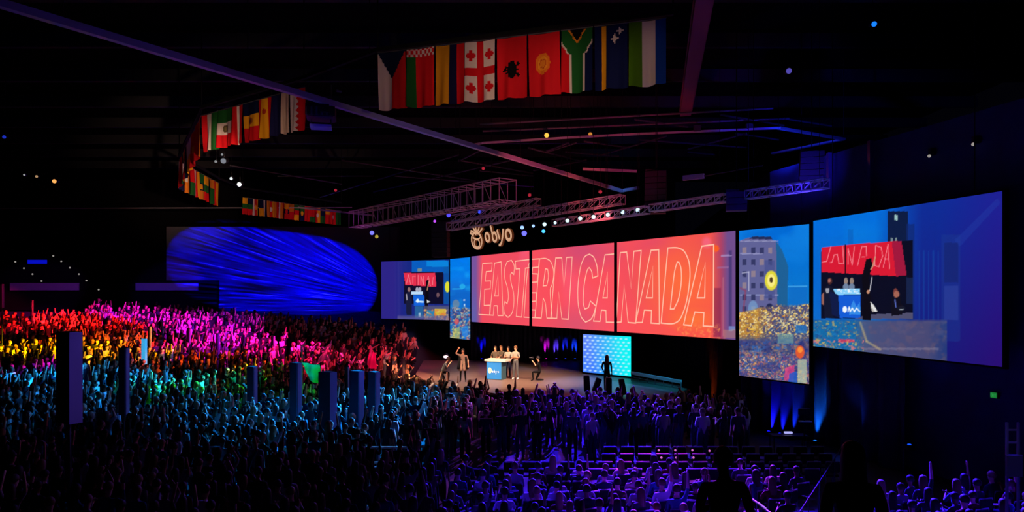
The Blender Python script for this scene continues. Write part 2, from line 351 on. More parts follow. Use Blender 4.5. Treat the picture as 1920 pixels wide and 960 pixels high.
def paint_right(p):
    x, y = p.x, p.y
    t = np.clip((x-1640)/90, 0, 1)[..., None]; v = np.clip((y-380)/300, 0, 1)[..., None]
    left = np.array([0,112,222])*(1-v)+np.array([10,92,190])*v; right = np.array([14,44,150])*(1-v)+np.array([24,26,118])*v
    right = right+(np.clip((x-1760)/110,0,1)[..., None])*np.array([16,-12,-4])
    p.c = left*(1-t)+right*t
    p.put(np.clip(vnoise(x,y,40,3)-0.4,0,1)*0.5*(x<1660), (20,160,235))
    p.rect(1590,430,1600,460,(10,80,170),0.4)
    p.rect(1664,396,1702,500,(12,28,66)); p.rect(1700,420,1714,600,(16,40,110),0.7)
    for (wx, wy, ww, wh, c) in [(1680,403,5,10,(150,190,190)),(1672,446,4,8,(110,130,140)),(1680,446,4,8,(120,140,140)),(1694,457,3,9,(230,230,90)),(1690,478,4,6,(60,110,190))]:
        p.rect(wx-ww/2, wy, wx+ww/2, wy+wh, c)
    for xx in range(1722, 1765, 9): p.rect(xx, 470, xx+2, 600, (20,90,170), 0.35)
    p.rect(1766,440,1801,640,(26,56,140),0.45); p.rect(1770,455,1797,530,(20,34,104),0.6); p.rect(1770,536,1797,600,(60,80,165),0.35)
    p.poly([(1790,450),(1870,372),(1876,380),(1800,462)],(36,70,170),0.3)
    # street strip below
    m = np.clip((y-598)/6, 0, 1)*(x < 1775)
    p.put(m*0.8, (40,66,120)); p.put(m*np.clip((1640-x)/40,0,1)*0.9, (16,110,170))
    p.speck(m*np.clip((1625-x)/20,0,1), 5, [(90,80,120),(30,120,190),(200,170,90),(30,70,140)], 5, 0.66, 0.7); p.speck(m*np.clip((x-1610)/20,0,1), 12, [(120,90,100),(60,66,120),(90,90,130)], 15, 0.6, 0.4)
    p.put(np.clip((x-1600)/20,0,1)*np.clip((1770-x)/30,0,1)*m*0.55, (100,84,112))
    p.rect(1572,636,1602,642,(220,50,80),0.8); p.rect(1620,652,1760,656,(150,140,160),0.35); p.line([(1613,605),(1625,640),(1650,655)],5,(190,170,120),0.6)
    p.speck((x<1620)*(y>636)*1.0, 5, [(220,190,80),(230,120,120)], 40, 0.66, 0.8)
    # live picture inset
    p.poly([(1540,464),(1712,450),(1711,598),(1539,597)],(8,12,32))
    p.poly([(1541,464),(1672,452),(1684,518),(1541,510)],(216,26,50)); p.poly([(1672,452),(1690,452),(1700,516),(1680,518)],(160,24,60))
    LN_ = (255,150,160)
    for P in ([(1541,492),(1550,490),(1558,462)],[(1556,492),(1560,492),(1564,478),(1570,477),(1573,494),(1582,494),(1580,462)],[(1590,496),(1590,466),(1598,497),(1602,462)],
              [(1608,498),(1616,462),(1624,462),(1625,480)],[(1616,482),(1622,482)],[(1640,498),(1642,460),(1652,464),(1655,480),(1648,500),(1640,498)],[(1656,502),(1665,458),(1668,504)],[(1660,486),(1667,486)]):
        p.line(P, 1.6, LN_, 0.9)
    p.rect(1584,458,1586.2,512,(10,10,20))
    p.rect(1700,520,1711,570,(24,40,80),0.8); p.poly([(1625,590),(1711,586),(1711,598),(1600,598)],(78,78,108))
    # figures and desk of the live picture
    p.ell(1556,527,5,7,(70,40,40)); p.ell(1555,526,3,4,(170,100,90)); p.poly([(1544,542),(1552,535),(1562,538),(1563,596),(1546,596)],(16,22,44)); p.poly([(1548,541),(1555,541),(1554,550),(1549,550)],(190,190,200),0.8); p.poly([(1541,552),(1545,548),(1545,572),(1541,570)],(150,95,85))
    for cx in (1586, 1597): p.ell(cx,527,4,7,(150,130,120)); p.ell(cx,538,6,7,(110,130,160))
    p.poly([(1562,542),(1612,541),(1613,552),(1568,553)],(130,205,250)); p.speck(((x>1570)&(x<1612)&(y>542)&(y<550))*1.0,3,[(250,250,255)],61,0.5,0.9)
    p.poly([(1572,554),(1614,553),(1614,596),(1574,596)],(18,92,214)); p.poly([(1555,546),(1572,553),(1574,596),(1560,590)],(12,26,70))
    p.poly([(1594,578),(1600,562),(1606,576),(1612,566),(1614,590),(1592,590)],(60,150,235),0.8)
    p.ell(1584,580,4.5,6.5,(240,248,255)); p.line([(1590,584),(1592,576),(1594,584),(1598,578),(1602,584),(1606,578),(1612,584)],2.6,(240,248,255))
    p.poly([(1624,486),(1634,484),(1636,500),(1629,520),(1632,545),(1633,600),(1617,600),(1618,560),(1616,520)],(10,10,18)); p.ell(1628,494,5,8,(16,12,16))
    p.line([(1641,482),(1637,498),(1633,505)],3,(205,150,120)); p.line([(1635,520),(1631,545)],2,(210,210,220)); p.ell(1628,547,3,4,(200,140,110)); p.poly([(1632,566),(1638,572),(1646,585),(1634,583)],(225,225,225)); p.poly([(1632,572),(1640,584),(1636,586)],(160,150,140),0.6)
    p.ell(1679,548,4.5,8,(120,60,56)); p.ell(1681,552,6,7,(165,100,84)); p.poly([(1671,560),(1688,556),(1692,590),(1672,592)],(14,14,26)); p.line([(1678,562),(1680,576)],2.4,(90,110,200)); p.ell(1690,578,8,5,(20,24,40)); p.line([(1686,581),(1694,580)],1.6,(190,200,210))
def paint_tall_right(p):
    x, y = p.x, p.y
    v = np.clip((y-420)/180, 0, 1)[..., None]
    p.c = np.array([0,104,214])*(1-v)+np.array([14,124,204])*v
    p.put(np.clip(vnoise(x,y,30,8)-0.45,0,1)*0.9*((y<560)), (30,150,235)); p.rect(1478,536,1514,538,(90,180,235),0.6); p.rect(1478,538,1514,575,(20,100,190),0.5)
    B = (96,98,150)
    p.poly([(1386,452),(1405,445),(1440,446),(1460,456),(1462,600),(1386,610)],B); p.poly([(1455,452),(1466,468),(1478,500),(1476,580),(1458,595)],(30,96,150))
    p.poly([(1404,448),(1412,443),(1446,444),(1449,449)],(34,44,84)); p.rect(1388,451,1460,453,(150,150,190),0.8); p.rect(1388,474,1430,477,(150,150,196),0.8); p.rect(1388,552,1460,554,(150,160,205),0.7)
    for r_ in range(6):
        for c_ in range(4):
            wx = 1392+c_*16; wy = 464+r_*22
            if c_ == 3 and r_ in (2,3): continue
            p.rect(wx, wy, wx+8, wy+11, (46,50,92) if (r_+c_) % 3 else (150,130,140), 0.85)
    p.rect(1433,488,1452,560,(70,80,140),0.7)
    p.ell(1446,526,13,20,(225,215,60)); p.ell(1446,526,8,13,(250,236,130)); p.ell(1446,525,3.5,6,(80,60,30))
    p.line([(1392,512),(1404,510),(1404,545)],2.5,(205,205,230),0.7); p.line([(1388,540),(1398,545),(1392,600)],4,(150,60,90),0.6)
    p.ell(1412,580,10,18,(120,170,215),0.6); p.ell(1443,580,8,12,(26,34,74),0.9)
    tr = np.clip((y-(590-(x-1386)*0.12-14*vnoise(x,y,18,21)))/5, 0, 1)
    p.put(tr*0.85, (74,70,110))
    band = tr*np.clip((640-y)/14,0,1)
    p.put(band*np.clip((1440-x)/20,0,1)*0.75, (214,150,40)); p.speck(band, 3.4, [(200,120,50),(80,70,110),(255,214,90),(255,236,170)], 24, 0.62, 0.85)
    low = tr*np.clip((y-634)/8,0,1)
    p.speck(low, 5.0, [(130,90,120),(170,130,100),(50,110,190),(30,40,100)], 31, 0.6, 0.75); p.speck(low*np.clip((y-655)/14,0,1), 3.2, [(226,150,80),(245,205,150),(60,90,180),(190,90,110)], 37, 0.64, 0.85); p.put(low*np.clip((vnoise(x*1.0,y,16,91)-.5)*3,0,1)*.6,(50,50,120))
    p.rect(1492,610,1513,625,(30,110,190),0.8); p.ell(1500,660,9,13,(240,90,40),0.9); p.ell(1500,656,5,6,(255,150,60),0.9); p.rect(1458,626,1488,644,(110,160,160),0.6)
    p.poly([(1472,690),(1490,684),(1488,716),(1470,712)],(226,60,130),0.7); p.poly([(1480,700),(1494,696),(1494,718),(1478,716)],(30,90,200),0.8); p.rect(1496,674,1512,718,(190,205,170),0.7)
def paint_left(p):
    x, y = p.x, p.y
    t = np.clip((x-738)/25,0,1)[..., None]; p.c = np.array([44,36,134])*(1-t)+np.array([24,40,130])*t
    p.put(np.clip(vnoise(x,y*0.02,3,2)-0.45,0,1)*np.clip((x-735)/10,0,1)*0.5, (70,60,150))
    p.rect(772,488,842,512,(8,92,190)); p.rect(800,489,840,500,(10,140,225),0.8); p.rect(783,503,791,509,(150,150,120),0.8); p.rect(832,500,842,570,(10,90,170),0.8); p.ell(839,538,5,11,(225,220,50))
    p.rect(758,510,831,570,(14,12,40)); p.poly([(757,512),(816,512),(818,538),(760,534)],(228,48,78))
    for P in ([(762,532),(766,515),(770,533)],[(774,532),(774,518),(779,518)],[(784,534),(784,516)],[(789,534),(789,517),(794,534),(794,518)],[(800,535),(803,518),(807,536)],[(811,534),(812,520)]): p.line(P,1.2,(255,160,170),0.8)
    p.rect(781,511,782,536,(20,10,20))
    p.ell(767,543,3,5,(150,110,110)); p.poly([(760,552),(766,546),(772,552),(772,590),(762,590)],(24,28,60)); p.line([(762,552),(763,562)],2,(200,190,200))
    for cx in (782,787): p.ell(cx,543,3,5,(170,170,190))
    p.rect(771,547,793,552,(190,220,250)); p.poly([(775,553),(795,553),(796,573),(776,573)],(20,100,220)); p.line([(781,565),(793,566)],4,(210,240,255)); p.ell(783,564,2.5,4,(230,250,255)); p.rect(778,574,794,596,(40,110,160),0.8); p.rect(785,586,789,594,(200,220,230),0.7)
    p.poly([(799,526),(804,524),(803,570),(799,592),(796,592),(797,560)],(10,8,18)); p.line([(804,528),(801,544)],2,(200,150,120)); p.poly([(800,562),(807,566),(801,568)],(225,225,225)); p.ell(821,553,3,5,(110,80,90))
    p.put(np.clip((y-572)/3,0,1)*((x>795)&(x<842)), (90,90,120),0.8); p.rect(815,579,836,592,(222,190,50),0.9); p.rect(800,582,814,594,(40,140,190),0.8); p.speck(((y>580)&(x>795))*1.0,4,[(230,190,120),(220,120,60)],9,0.62,0.8)
    p.put(np.clip((y-590)/4,0,1)*(x>745), (110,100,150),0.6)
def paint_tall_left(p):
    x, y = p.x, p.y
    p.fill((0,122,232)); p.put(np.clip((y-520)/30,0,1), (14,98,196),0.9); p.put(np.clip(vnoise(x,y,12,7)-0.5,0,1)*((y>500)), (30,180,240))
    p.ell(867,537,6,5,(40,180,235),0.8); p.rect(848,541,868,543,(50,180,235),0.7); p.rect(869,561,872,564,(190,220,240)); p.rect(870,570,872,574,(170,210,240))
    p.ell(855,570,7,9,(130,140,150),0.7); m = np.clip((y-(578-6*vnoise(x,y,8,4)))/4,0,1)
    p.put(m*0.6,(40,100,170)); p.speck(m,4,[(190,190,120),(190,80,90),(40,120,210),(210,190,160),(50,60,120)],50,0.58,0.85); p.ell(856,603,5,6,(220,80,90),0.8); p.poly([(850,618),(862,612),(862,636),(848,634)],(200,200,90),0.6); p.ell(872,622,7,12,(40,130,225),0.8)
def paint_mid(p):
    x, y = p.x, p.y
    p.fill((250,80,92))
    p.put(np.clip((x-1150)/150,0,1)*0.6, (250,92,60)); n = vnoise(x,y,60,14)
    p.put(np.clip(n-0.35,0,1)*0.35, (190,60,110)); p.ell(1090,470,90,50,(196,74,124),0.6,0.9); p.ell(1230,455,60,30,(215,70,110),0.5,0.9); p.ell(1080,610,70,40,(205,84,112),0.5,0.9)
    p.ell(1275,530,100,90,(255,112,58),0.8,0.9); p.ell(1300,600,60,26,(255,130,50),0.6,0.9)
    p.put(np.clip((904-x)/12,0,1)*0.85, (98,84,168)); p.put(np.clip((900-x)/10,0,1)*np.clip((y-530)/60,0,1)*0.7, (92,100,176))
    m = np.clip((x-1332)/20,0,1); p.put(m*0.75, (150,60,110)); m2 = np.clip((x-1352)/12,0,1); p.put(m2*0.8, (96,80,150))
    p.rect(1366,470,1372,612,(60,50,110),0.7); p.rect(1352,478,1372,481,(170,150,200),0.7); p.rect(1345,500,1366,503,(160,110,160),0.6)
    p.rect(1338,540,1352,632,(120,30,70),0.5); p.rect(1354,520,1357,630,(190,110,130),0.5); p.ell(1342,466,7,7,(255,96,30),0.9); p.rect(1366,612,1378,620,(120,150,210),0.7); p.rect(1356,618,1380,634,(220,160,110),0.35)
    p.speck(np.clip((y-605)/10,0,1)*((x>1270)&(x<1350)), 4, [(255,160,80)], 77, 0.6, 0.6)
    p.ell(1325,455,12,14,(250,110,150),0.6,0.6)
def picture(name, q0, q1, z0, z1, fn, parent, nu, nv):
    """one flat video panel between two plan points, its picture stored per vertex"""
    U = np.linspace(0,1,nu+1); V = np.linspace(0,1,nv+1); uu, vv = np.meshgrid(U, V)
    X = q0.x+(q1.x-q0.x)*uu; Y = q0.y+(q1.y-q0.y)*uu; Z = z0+(z1-z0)*vv
    p = Paint(960+X/Y*F, HOR-(Z-CZ)/Y*F); fn(p)
    co = np.stack([X,Y,Z],-1).reshape(-1,3)
    i = np.arange(nv)[:,None]*(nu+1)+np.arange(nu)[None,:]; f = np.stack([i,i+1,i+nu+2,i+nu+1],-1).reshape(-1,4)
    me = bpy.data.meshes.new(name); me.vertices.add(len(co)); me.vertices.foreach_set('co', co.ravel())
    me.loops.add(f.size); me.loops.foreach_set('vertex_index', f.ravel()); me.polygons.add(len(f)); me.polygons.foreach_set('loop_start', np.arange(len(f))*4)
    me.update(calc_edges=True)
    ca = me.color_attributes.new('col', 'FLOAT_COLOR', 'POINT'); c4 = np.ones((len(co),4)); c4[:,:3] = lin(np.clip(p.c.reshape(-1,3),0,255)); ca.data.foreach_set('color', c4.ravel())
    me.materials.append(M_screen); o = bpy.data.objects.new(name, me); COL.objects.link(o); adopt(o, parent); return o
def backing(q0, q1, z0, z1, nrm, parent, e=0.06):
    d = (q1-q0).normalized(); a = q0-d*e-nrm*0.16; b = q1+d*e-nrm*0.16
    v = []
    for off in (0, 0.13):
        for q in (a, b):
            for z in (z0-e, z1+e): v.append((q.x+nrm.x*off, q.y+nrm.y*off, z))
    return mesh_obj('frame', v, [(0,1,3,2),(4,6,7,5),(0,2,6,4),(1,5,7,3),(0,4,5,1),(2,3,7,6)], M_black, parent)
def video_screen(label, q0, q1, z0, z1, nrm, fn, nu, nv):
    t = empty('video_screen', (q0.x, q0.y, z0), label, 'screen')
    backing(q0, q1, z0, z1, nrm, t); picture('screen_panel', q0, q1, z0, z1, fn, t, nu, nv)
    for s in (0.12, 0.88):
        q = q0.lerp(q1, s); rod('hanging_cable', (q.x-nrm.x*.1,q.y-nrm.y*.1,z1), (q.x-nrm.x*.1,q.y-nrm.y*.1,16.9), 0.015, M_dark, t)
    return t
RS1 = on_line(1879, RS0, RU)
video_screen('wide blue video screen at the far right showing the presenters beside a desk', RS0, RS1, 3.86, 8.6, RN, paint_right, 240, 190)
TR0 = on_line(1386, P0, PU); TR1 = on_line(1517, P0, PU)
video_screen('tall narrow video screen with a pale building, yellow round sign and city crowd', TR0, TR1, 2.4, 8.5, PN, paint_tall_right, 110, 220)
TL0 = on_line(844, P0, PU); TL1 = on_line(881.5, P0, PU)
video_screen('small tall video screen left of the red lettering, blue sky over a crowd', TL0, TL1, 2.6, 8.48, PN, paint_tall_left, 44, 130)
LS0 = on_line(715, LS1, LU)
video_screen('distant purple blue video screen left of the stage with a small stage picture', LS0, LS1, 3.9, 8.46, LN, paint_left, 130, 100)
# the three-panel middle screen with its outlined lettering
MS = [on_line(v, P0, PU) for v in (884, 994, 998, 1153, 1157, 1379)]
mt = empty('video_screen', (MS[0].x, MS[0].y, 3.9), 'long red three panel video screen reading EASTERN CANADA in outlined letters', 'screen')
backing(MS[0], MS[5], 3.9, 8.52, PN, mt)
MIDP = []
for a_, b_, n_ in ((0,1,110),(2,3,130),(4,5,180)): MIDP.append(picture('screen_panel', MS[a_], MS[b_], 3.9, 8.52, paint_mid, mt, n_, 110))
for a_, b_ in ((1,2),(3,4)):
    m_ = (MS[a_]+MS[b_])/2; wd = (MS[b_]-MS[a_]).length
    box('divider', (m_.x+PN.x*0.02, m_.y+PN.y*0.02, 6.21), (wd*1.05, 0.08, 4.62), M_black, mt, rz=math.atan2(PU.y, PU.x))
LET = {
 'E': [[(92,200),(158,195),(154,252),(116,256),(110,322),(148,320),(145,375),(106,378),(102,490),(143,488),(140,556),(66,552)]],
 'A': [[(175,197),(220,188),(233,560),(197,560),(193,492),(171,492),(166,558),(142,556)],[(198,270),(175,425),(201,425)]],
 'S': [[(308,276),(314,215),(292,178),(262,186),(244,232),(241,292),(268,380),(272,440),(262,478),(246,462),(236,500),(243,552),(268,572),(296,548),(309,485),(309,410),(288,330),(282,278),(294,262)]],
 'T': [[(318,184),(418,172),(416,228),(388,232),(362,570),(325,567),(350,236),(322,238)]],
 'E2': [[(424,171),(484,167),(480,224),(438,228),(434,270),(472,272),(469,328),(432,330),(430,402),(465,402),(461,460),(428,462),(425,520),(458,522),(454,575),(378,571),(402,236)]],
 'R': [[(486,168),(530,162),(568,186),(588,262),(575,350),(556,375),(574,579),(537,578),(527,470),(512,440),(498,578),(455,575)],[(527,236),(511,355),(536,352),(550,290),(542,240)]],
 'N': [[(598,161),(640,160),(655,370),(673,158),(712,155),(686,586),(641,583),(619,395),(606,580),(564,578)]],
 'C': [[(890,285),(885,215),(862,152),(832,135),(798,148),(768,220),(750,360),(752,480),(772,572),(805,605),(850,585),(878,495),(838,460),(825,505),(800,515),(786,470),(796,330),(816,242),(830,228),(848,252),(854,300)]],
 'A2': [[(940,140),(1010,133),(1016,607),(948,605),(946,525),(915,522),(905,600),(860,598)],[(958,255),(925,438),(955,438)]],
 'N2': [[(1045,125),(1090,120),(1120,375),(1140,115),(1190,110),(1152,612),(1100,608),(1072,345),(1052,604),(1018,606)]],
 'A3': [[(1258,108),(1312,104),(1316,616),(1258,612),(1262,525),(1212,522),(1198,608),(1152,608)],[(1272,215),(1225,438),(1268,438)]],
 'D': [[(1375,92),(1440,88),(1490,110),(1525,190),(1530,300),(1506,470),(1462,590),(1412,620),(1328,612)],[(1440,190),(1420,250),(1392,515),(1416,515),(1450,450),(1470,330),(1468,230),(1452,192)]],
 'A4': [[(1610,80),(1692,68),(1690,636),(1620,632),(1625,540),(1562,535),(1538,630),(1484,624)],[(1635,190),(1578,438),(1630,438)]],
}
def scr_pt(px, py, p0, u, nrm, off):
    q = on_line(px, p0+nrm*off, u); return Vector((q.x, q.y, CZ-(py-HOR)/F*q.y))
def smooth_poly(P, it=1, keep=50):
    for _ in range(it):
        Q = []
        n = len(P)
        for i in range(n):
            a = Vector(P[i-1]); b = Vector(P[i]); c = Vector(P[(i+1)%n])
            if (b-a).angle(c-b, 0) < math.radians(keep): Q += [tuple(b.lerp(a,.22)), tuple(b.lerp(c,.22))]
            else: Q.append(tuple(b))
        P = Q
    return P
def ribbon(name, loops, wd, p0, u, nrm, off, m, parent):
    V = []; Fc = []
    for P in loops:
        P = smooth_poly(P, 2); n = len(P)
        pts = [scr_pt(880+x/3.692, 440+y/3.692, p0, u, nrm, off) for x, y in P]
        s2 = [Vector(((q.xy-p0).dot(u), q.z)) for q in pts]; b0 = len(V)
        for i in range(n):
            a = (s2[i]-s2[i-1]).normalized(); b = (s2[(i+1)%n]-s2[i]).normalized()
            na = Vector((-a.y,a.x)); nb = Vector((-b.y,b.x)); mm = (na+nb)
            mm = mm/max(mm.dot(na), 0.5)
            for s in (-1, 1):
                q = s2[i]+mm*(wd/2*s); c = p0+u*q.x+nrm*off; V.append((c.x, c.y, q.y))
        for i in range(n):
            j = (i+1) % n; Fc.append((b0+2*i, b0+2*i+1, b0+2*j+1, b0+2*j))
    return mesh_obj(name, V, Fc, m, parent)
for k_, loops in LET.items():
    ribbon('letter', loops, 0.062, P0, PU, PN, 0.012, M_neon, MIDP[0 if k_ in ('E','A','S','T') else 1 if k_ in ('E2','R','N','C','A2') else 2])

# ------------------------------------------------------------------ LED backdrop on the stage
lb0 = at(1093,699,39.9).xy; lb1 = at(1183,708,37.7).xy
t = empty('led_backdrop', (lb0.x, lb0.y, 1.2), 'bright cyan and blue LED backdrop patterned with white logos on the stage', 'screen')
ln = Vector((-(lb1-lb0).y*-1, -(lb1-lb0).x)).normalized(); ln = Vector(((lb1-lb0).y, -(lb1-lb0).x)).normalized()
if ln.y > 0: ln = -ln
def paint_led(p):
    x, y = p.x, p.y; s = np.clip((x-1093)/90,0,1); v = np.clip((y-628)/75,0,1)
    a = np.array([60,125,255]); b = np.array([10,245,245]); tt = np.clip(s*1.5-0.25-0.25*v+0.15,0,1)[...,None]
    p.c = a*(1-tt)+b*tt; p.put((1-s)*(1-v)*0.5, (150,150,250))
    rows = 11
    for r_ in range(rows):
        for c_ in range(9):
            cx = 1097+(c_+(0.5 if r_ % 2 else 0))*9.6; cy = 631+r_*6.2+(cx-1093)*(0.06+0.05*r_/rows)
            if cx > 1180: continue
            p.ell(cx, cy, 4.4, 2.5, (215,245,255), 0.95, 0.9)
picture('light_panel', lb0, lb1, 1.3, 3.5, paint_led, t, 150, 90)
backing(lb0, lb1, 1.22, 3.5, ln, t, 0.05)
for s in (0.1,0.5,0.9):
    q = lb0.lerp(lb1, s)-ln*0.3; bar('support_leg', (q.x,q.y,1.2), (q.x,q.y,3.2), 0.05, 0.05, M_dark, t)

# ------------------------------------------------------------------ stage
SP = [(-6.2,47.9),(-5.6,39.6),(-4.6,36.4),(-2.5,33.4),(0.0,31.2),(3.3,30.2),(6.9,30.0),(8.6,33.5),(6.9,38.5),(6.6,47.9)]
st = empty('stage', (0,36,0), 'wide low stage with warm brown deck and dark fascia before the screens', 'stage')
n = len(SP)
mesh_obj('deck', [(x,y,1.2) for x,y in SP]+[(x,y,1.1) for x,y in SP], [tuple(reversed(range(n)))[::-1]]+[tuple(range(2*n-1,n-1,-1))]+[(i,i+n,(i+1)%n+n,(i+1)%n) for i in range(n)], M_stage, st)
M_fascia = mat('stage_fascia', (26,30,40), 0.7)
ci = Vector((1.0, 39))
for i in range(n):
    a = Vector(SP[i]); b = Vector(SP[(i+1)%n]); a = a+(ci-a).normalized()*0.08; b = b+(ci-b).normalized()*0.08
    d = b-a; bar('fascia_panel', (a.x,a.y,0.55), (b.x,b.y,0.55), 0.04, 1.1, M_fascia, st) if False else box('fascia_panel', ((a.x+b.x)/2,(a.y+b.y)/2,0.55), (d.length,0.05,1.1), M_fascia, st, rz=math.atan2(d.y,d.x))
# ledge with railing at the stage's right end
t = empty('stage_railing', (7.2,37,1.2), 'pale topped low railing along the right end of the stage', 'railing')
ra = at(1184,699,36.6); rb = at(1277,716,33.4)
bar('top_rail', ra, rb, 0.1, 0.16, M_white, t)
for s in np.linspace(0,1,7):
    q = ra.lerp(rb, float(s)); rod('post', (q.x,q.y,1.2 if s < 0.8 else 0), q, 0.025, M_metal, t)
bar('lower_rail', ra-Vector((0,0,.22)), rb-Vector((0,0,.22)), 0.04, 0.04, M_metal, t)

# ------------------------------------------------------------------ drapes with uplights
def drape(label, a, b, z0, z1, m, name='stage_curtain', fold=0.32, amp=0.12, group=None):
    a = Vector(a); b = Vector(b); L_ = (b-a).length; d = (b-a)/L_; nn = Vector((d.y,-d.x)); N = max(8, int(L_/fold*8)); V = []; Fc = []
    for i in range(N+1):
        s = L_*i/N; off = amp*math.sin(2*PI*s/fold)+0.06*math.sin(2*PI*s/1.9+1.3)
        for k, z in enumerate((z0, (z0+z1)/2, z1)):
            q = a+d*s+nn*(off*(1-0.25*k/2)); V.append((q.x, q.y, z))
    for i in range(N):
        for k in range(2): Fc.append((i*3+k,(i+1)*3+k,(i+1)*3+k+1,i*3+k+1))
    o = mesh_obj(name, V, Fc, m, None, smooth=True); md = o.modifiers.new('t','SOLIDIFY'); md.thickness = 0.01
    tag(o, label, 'curtain', group); return o
drape('dark pleated curtain across the back of the stage behind the desk and the cyan backdrop', (-2.9,48.1), (6.6,48.1), 1.2, 3.75, M_drape)
drape('black drape hanging between the stage right end and the tall city screen', (6.8,47), (9.75,31.6), 0, 7.5, M_ddrape)
c0 = on_line(1392, P0-PN*1.0, PU); c1 = on_line(1568, P0-PN*1.0, PU)
drape('blue lit pleated curtain under the tall city screen', c0, c1, 0, 6.2, M_drape, fold=0.5, amp=0.2)
c2 = on_line(1580, RS0-RN*0.5, RU); c3 = on_line(1700, RS0-RN*0.5, RU)
drape('dark blue curtain hanging under the wide right video screen', c2, c3, 0, 4.5, M_drape, fold=0.9, amp=0.15)
M_fix = mat('fixture_black', (24,24,28), 0.5)
def uplight(p, n, col, E, aim_up=2.6, spread=0.5, label=None, group='uplights along the curtains', lensE=0.6):
    p = Vector(p); n = Vector((n[0], n[1], 0))
    t = empty('uplight', p, label, 'lamp', group if not label else None)
    box('body', p+Vector((0,0,0.09)), (0.22,0.22,0.16), M_fix, t)
    lm = mat('uplight_lens_%d_%d_%d' % col, (0,0,0), emit=col, es=lensE*2)
    ball('lens', p+Vector((0,0,0.17)), (0.06,0.06,0.03), lm, t)
    bk = n.y == -1; o = beam(p+Vector((0,0,0.24))+n*(-.42 if bk else -.2), p+Vector((0,0,2.0 if bk else 2.6))-n*(.58 if bk else 0.42), .62 if bk else spread*1.5, col, E*(5.5 if bk else .9), 1.0, 0.05)
    return t
for px, col, E in [(903,(10,10,255),26),(1024,(235,20,200),20),(1043,(110,70,255),14),(1060,(30,50,255),16),(1078,(20,70,255),18)]:
    q = at(px, 676, 47.5); uplight((q.x, 47.45, 1.2), (0,-1), col, E/2.6, 2.4, 0.55, '%s floor lamp washing the back stage curtain, %s' % ({903:'deep blue',1024:'magenta',1043:'violet',1060:'plain blue',1078:'light blue'}[px], {903:'left of the desk',1024:'right of the desk',1043:'next to the magenta one',1060:'third from the magenta end',1078:'nearest the cyan backdrop'}[px]))
for px, col, E, nm in [(1441,(20,20,255),12,'left of the pair'),(1462,(20,30,255),6,'between the outer two'),(1482,(20,60,255),8,'beside the music stand'),(1528,(20,120,255),14,'at the curtain end')]:
    q = on_line(px, P0-PN*0.55, PU); uplight((q.x,q.y,0), (PN.x,PN.y), col, E/2.2, 2.6, 0.55, 'blue floor lamp under the tall city screen, '+nm)
q = on_line(1322, Vector((6.8,47))+Vector((-0.5,-0.1)), (Vector((9.75,31.6))-Vector((6.8,47))).normalized()); uplight((q.x,q.y,0), (-0.98,-0.18), (255,90,15), 9, 3.0, 0.5, 'orange floor lamp against the black drape right of the stage')
q = on_line(1586, RS0+RN*0.1, RU); uplight((q.x,q.y,0), (RN.x,RN.y), (20,90,255), 4, 3.2, 0.5, 'blue floor lamp under the left edge of the wide right screen')
q = on_line(1705, RS0-RN*0.1, RU); uplight((q.x,q.y,0.9), (RN.x,RN.y), (20,80,255), 1.2, 1.6, 0.7, 'small blue lamp by the wall under the wide right screen')
beam((10.5,24,8), on_line(1535,P0+PN*1.5,PU).to_3d(), 1.6, (20,90,255), 1.4, 1.0)

# wall details on the right
beam((4,16,6.5), at(1790,270,17.5), 5.2, (30,60,200), 0.16, 0.9, 0.3)
beam((4,14,5), at(1830,720,16.5), 4.5, (25,50,190), 0.12, 0.9, 0.3)
for (x, y0_, y1_) in ((1560,300,350),(1638,266,322)):
    q = on_line(x, RS0-RN*1.1, RU)
    zt = CZ-(y0_-HOR)/F*q.y; zb = CZ-(y1_-HOR)/F*q.y
    structure(box('trim_column', (q.x+RN.x*0.12, q.y+RN.y*0.12, 8.2), (0.16,0.2,6.2), M_wallr))
    beam((q.x+RN.x*0.45, q.y+RN.y*0.45, zb-0.3), (q.x+RN.x*0.1,q.y+RN.y*0.1,zt+0.2), 0.35, ORA, 0.9, 0.9, 0.03)
for x, y in ((1752,292),(1835,270)):
    q = on_line(x, RS0-RN*1.15, RU); z = CZ-(y-HOR)/F*q.y
    t = empty('wall_lamp', (q.x,q.y,z), 'small dim lamp on the blue wall above the right screen, %s' % ('farther one' if x < 1800 else 'nearer one'), 'lamp')
    box('bracket', (q.x+RN.x*.1,q.y+RN.y*.1,z+0.12), (0.16,0.16,0.22), M_fix, t); ball('lens', (q.x+RN.x*.2,q.y+RN.y*.2,z-0.02), 0.05, M_step, t)
M_exit = mat('exit_green', (0,0,0), emit=(20,110,45), es=1.0)
M_exit2 = mat('exit_letters', (0,0,0), emit=(60,190,95), es=1.0)
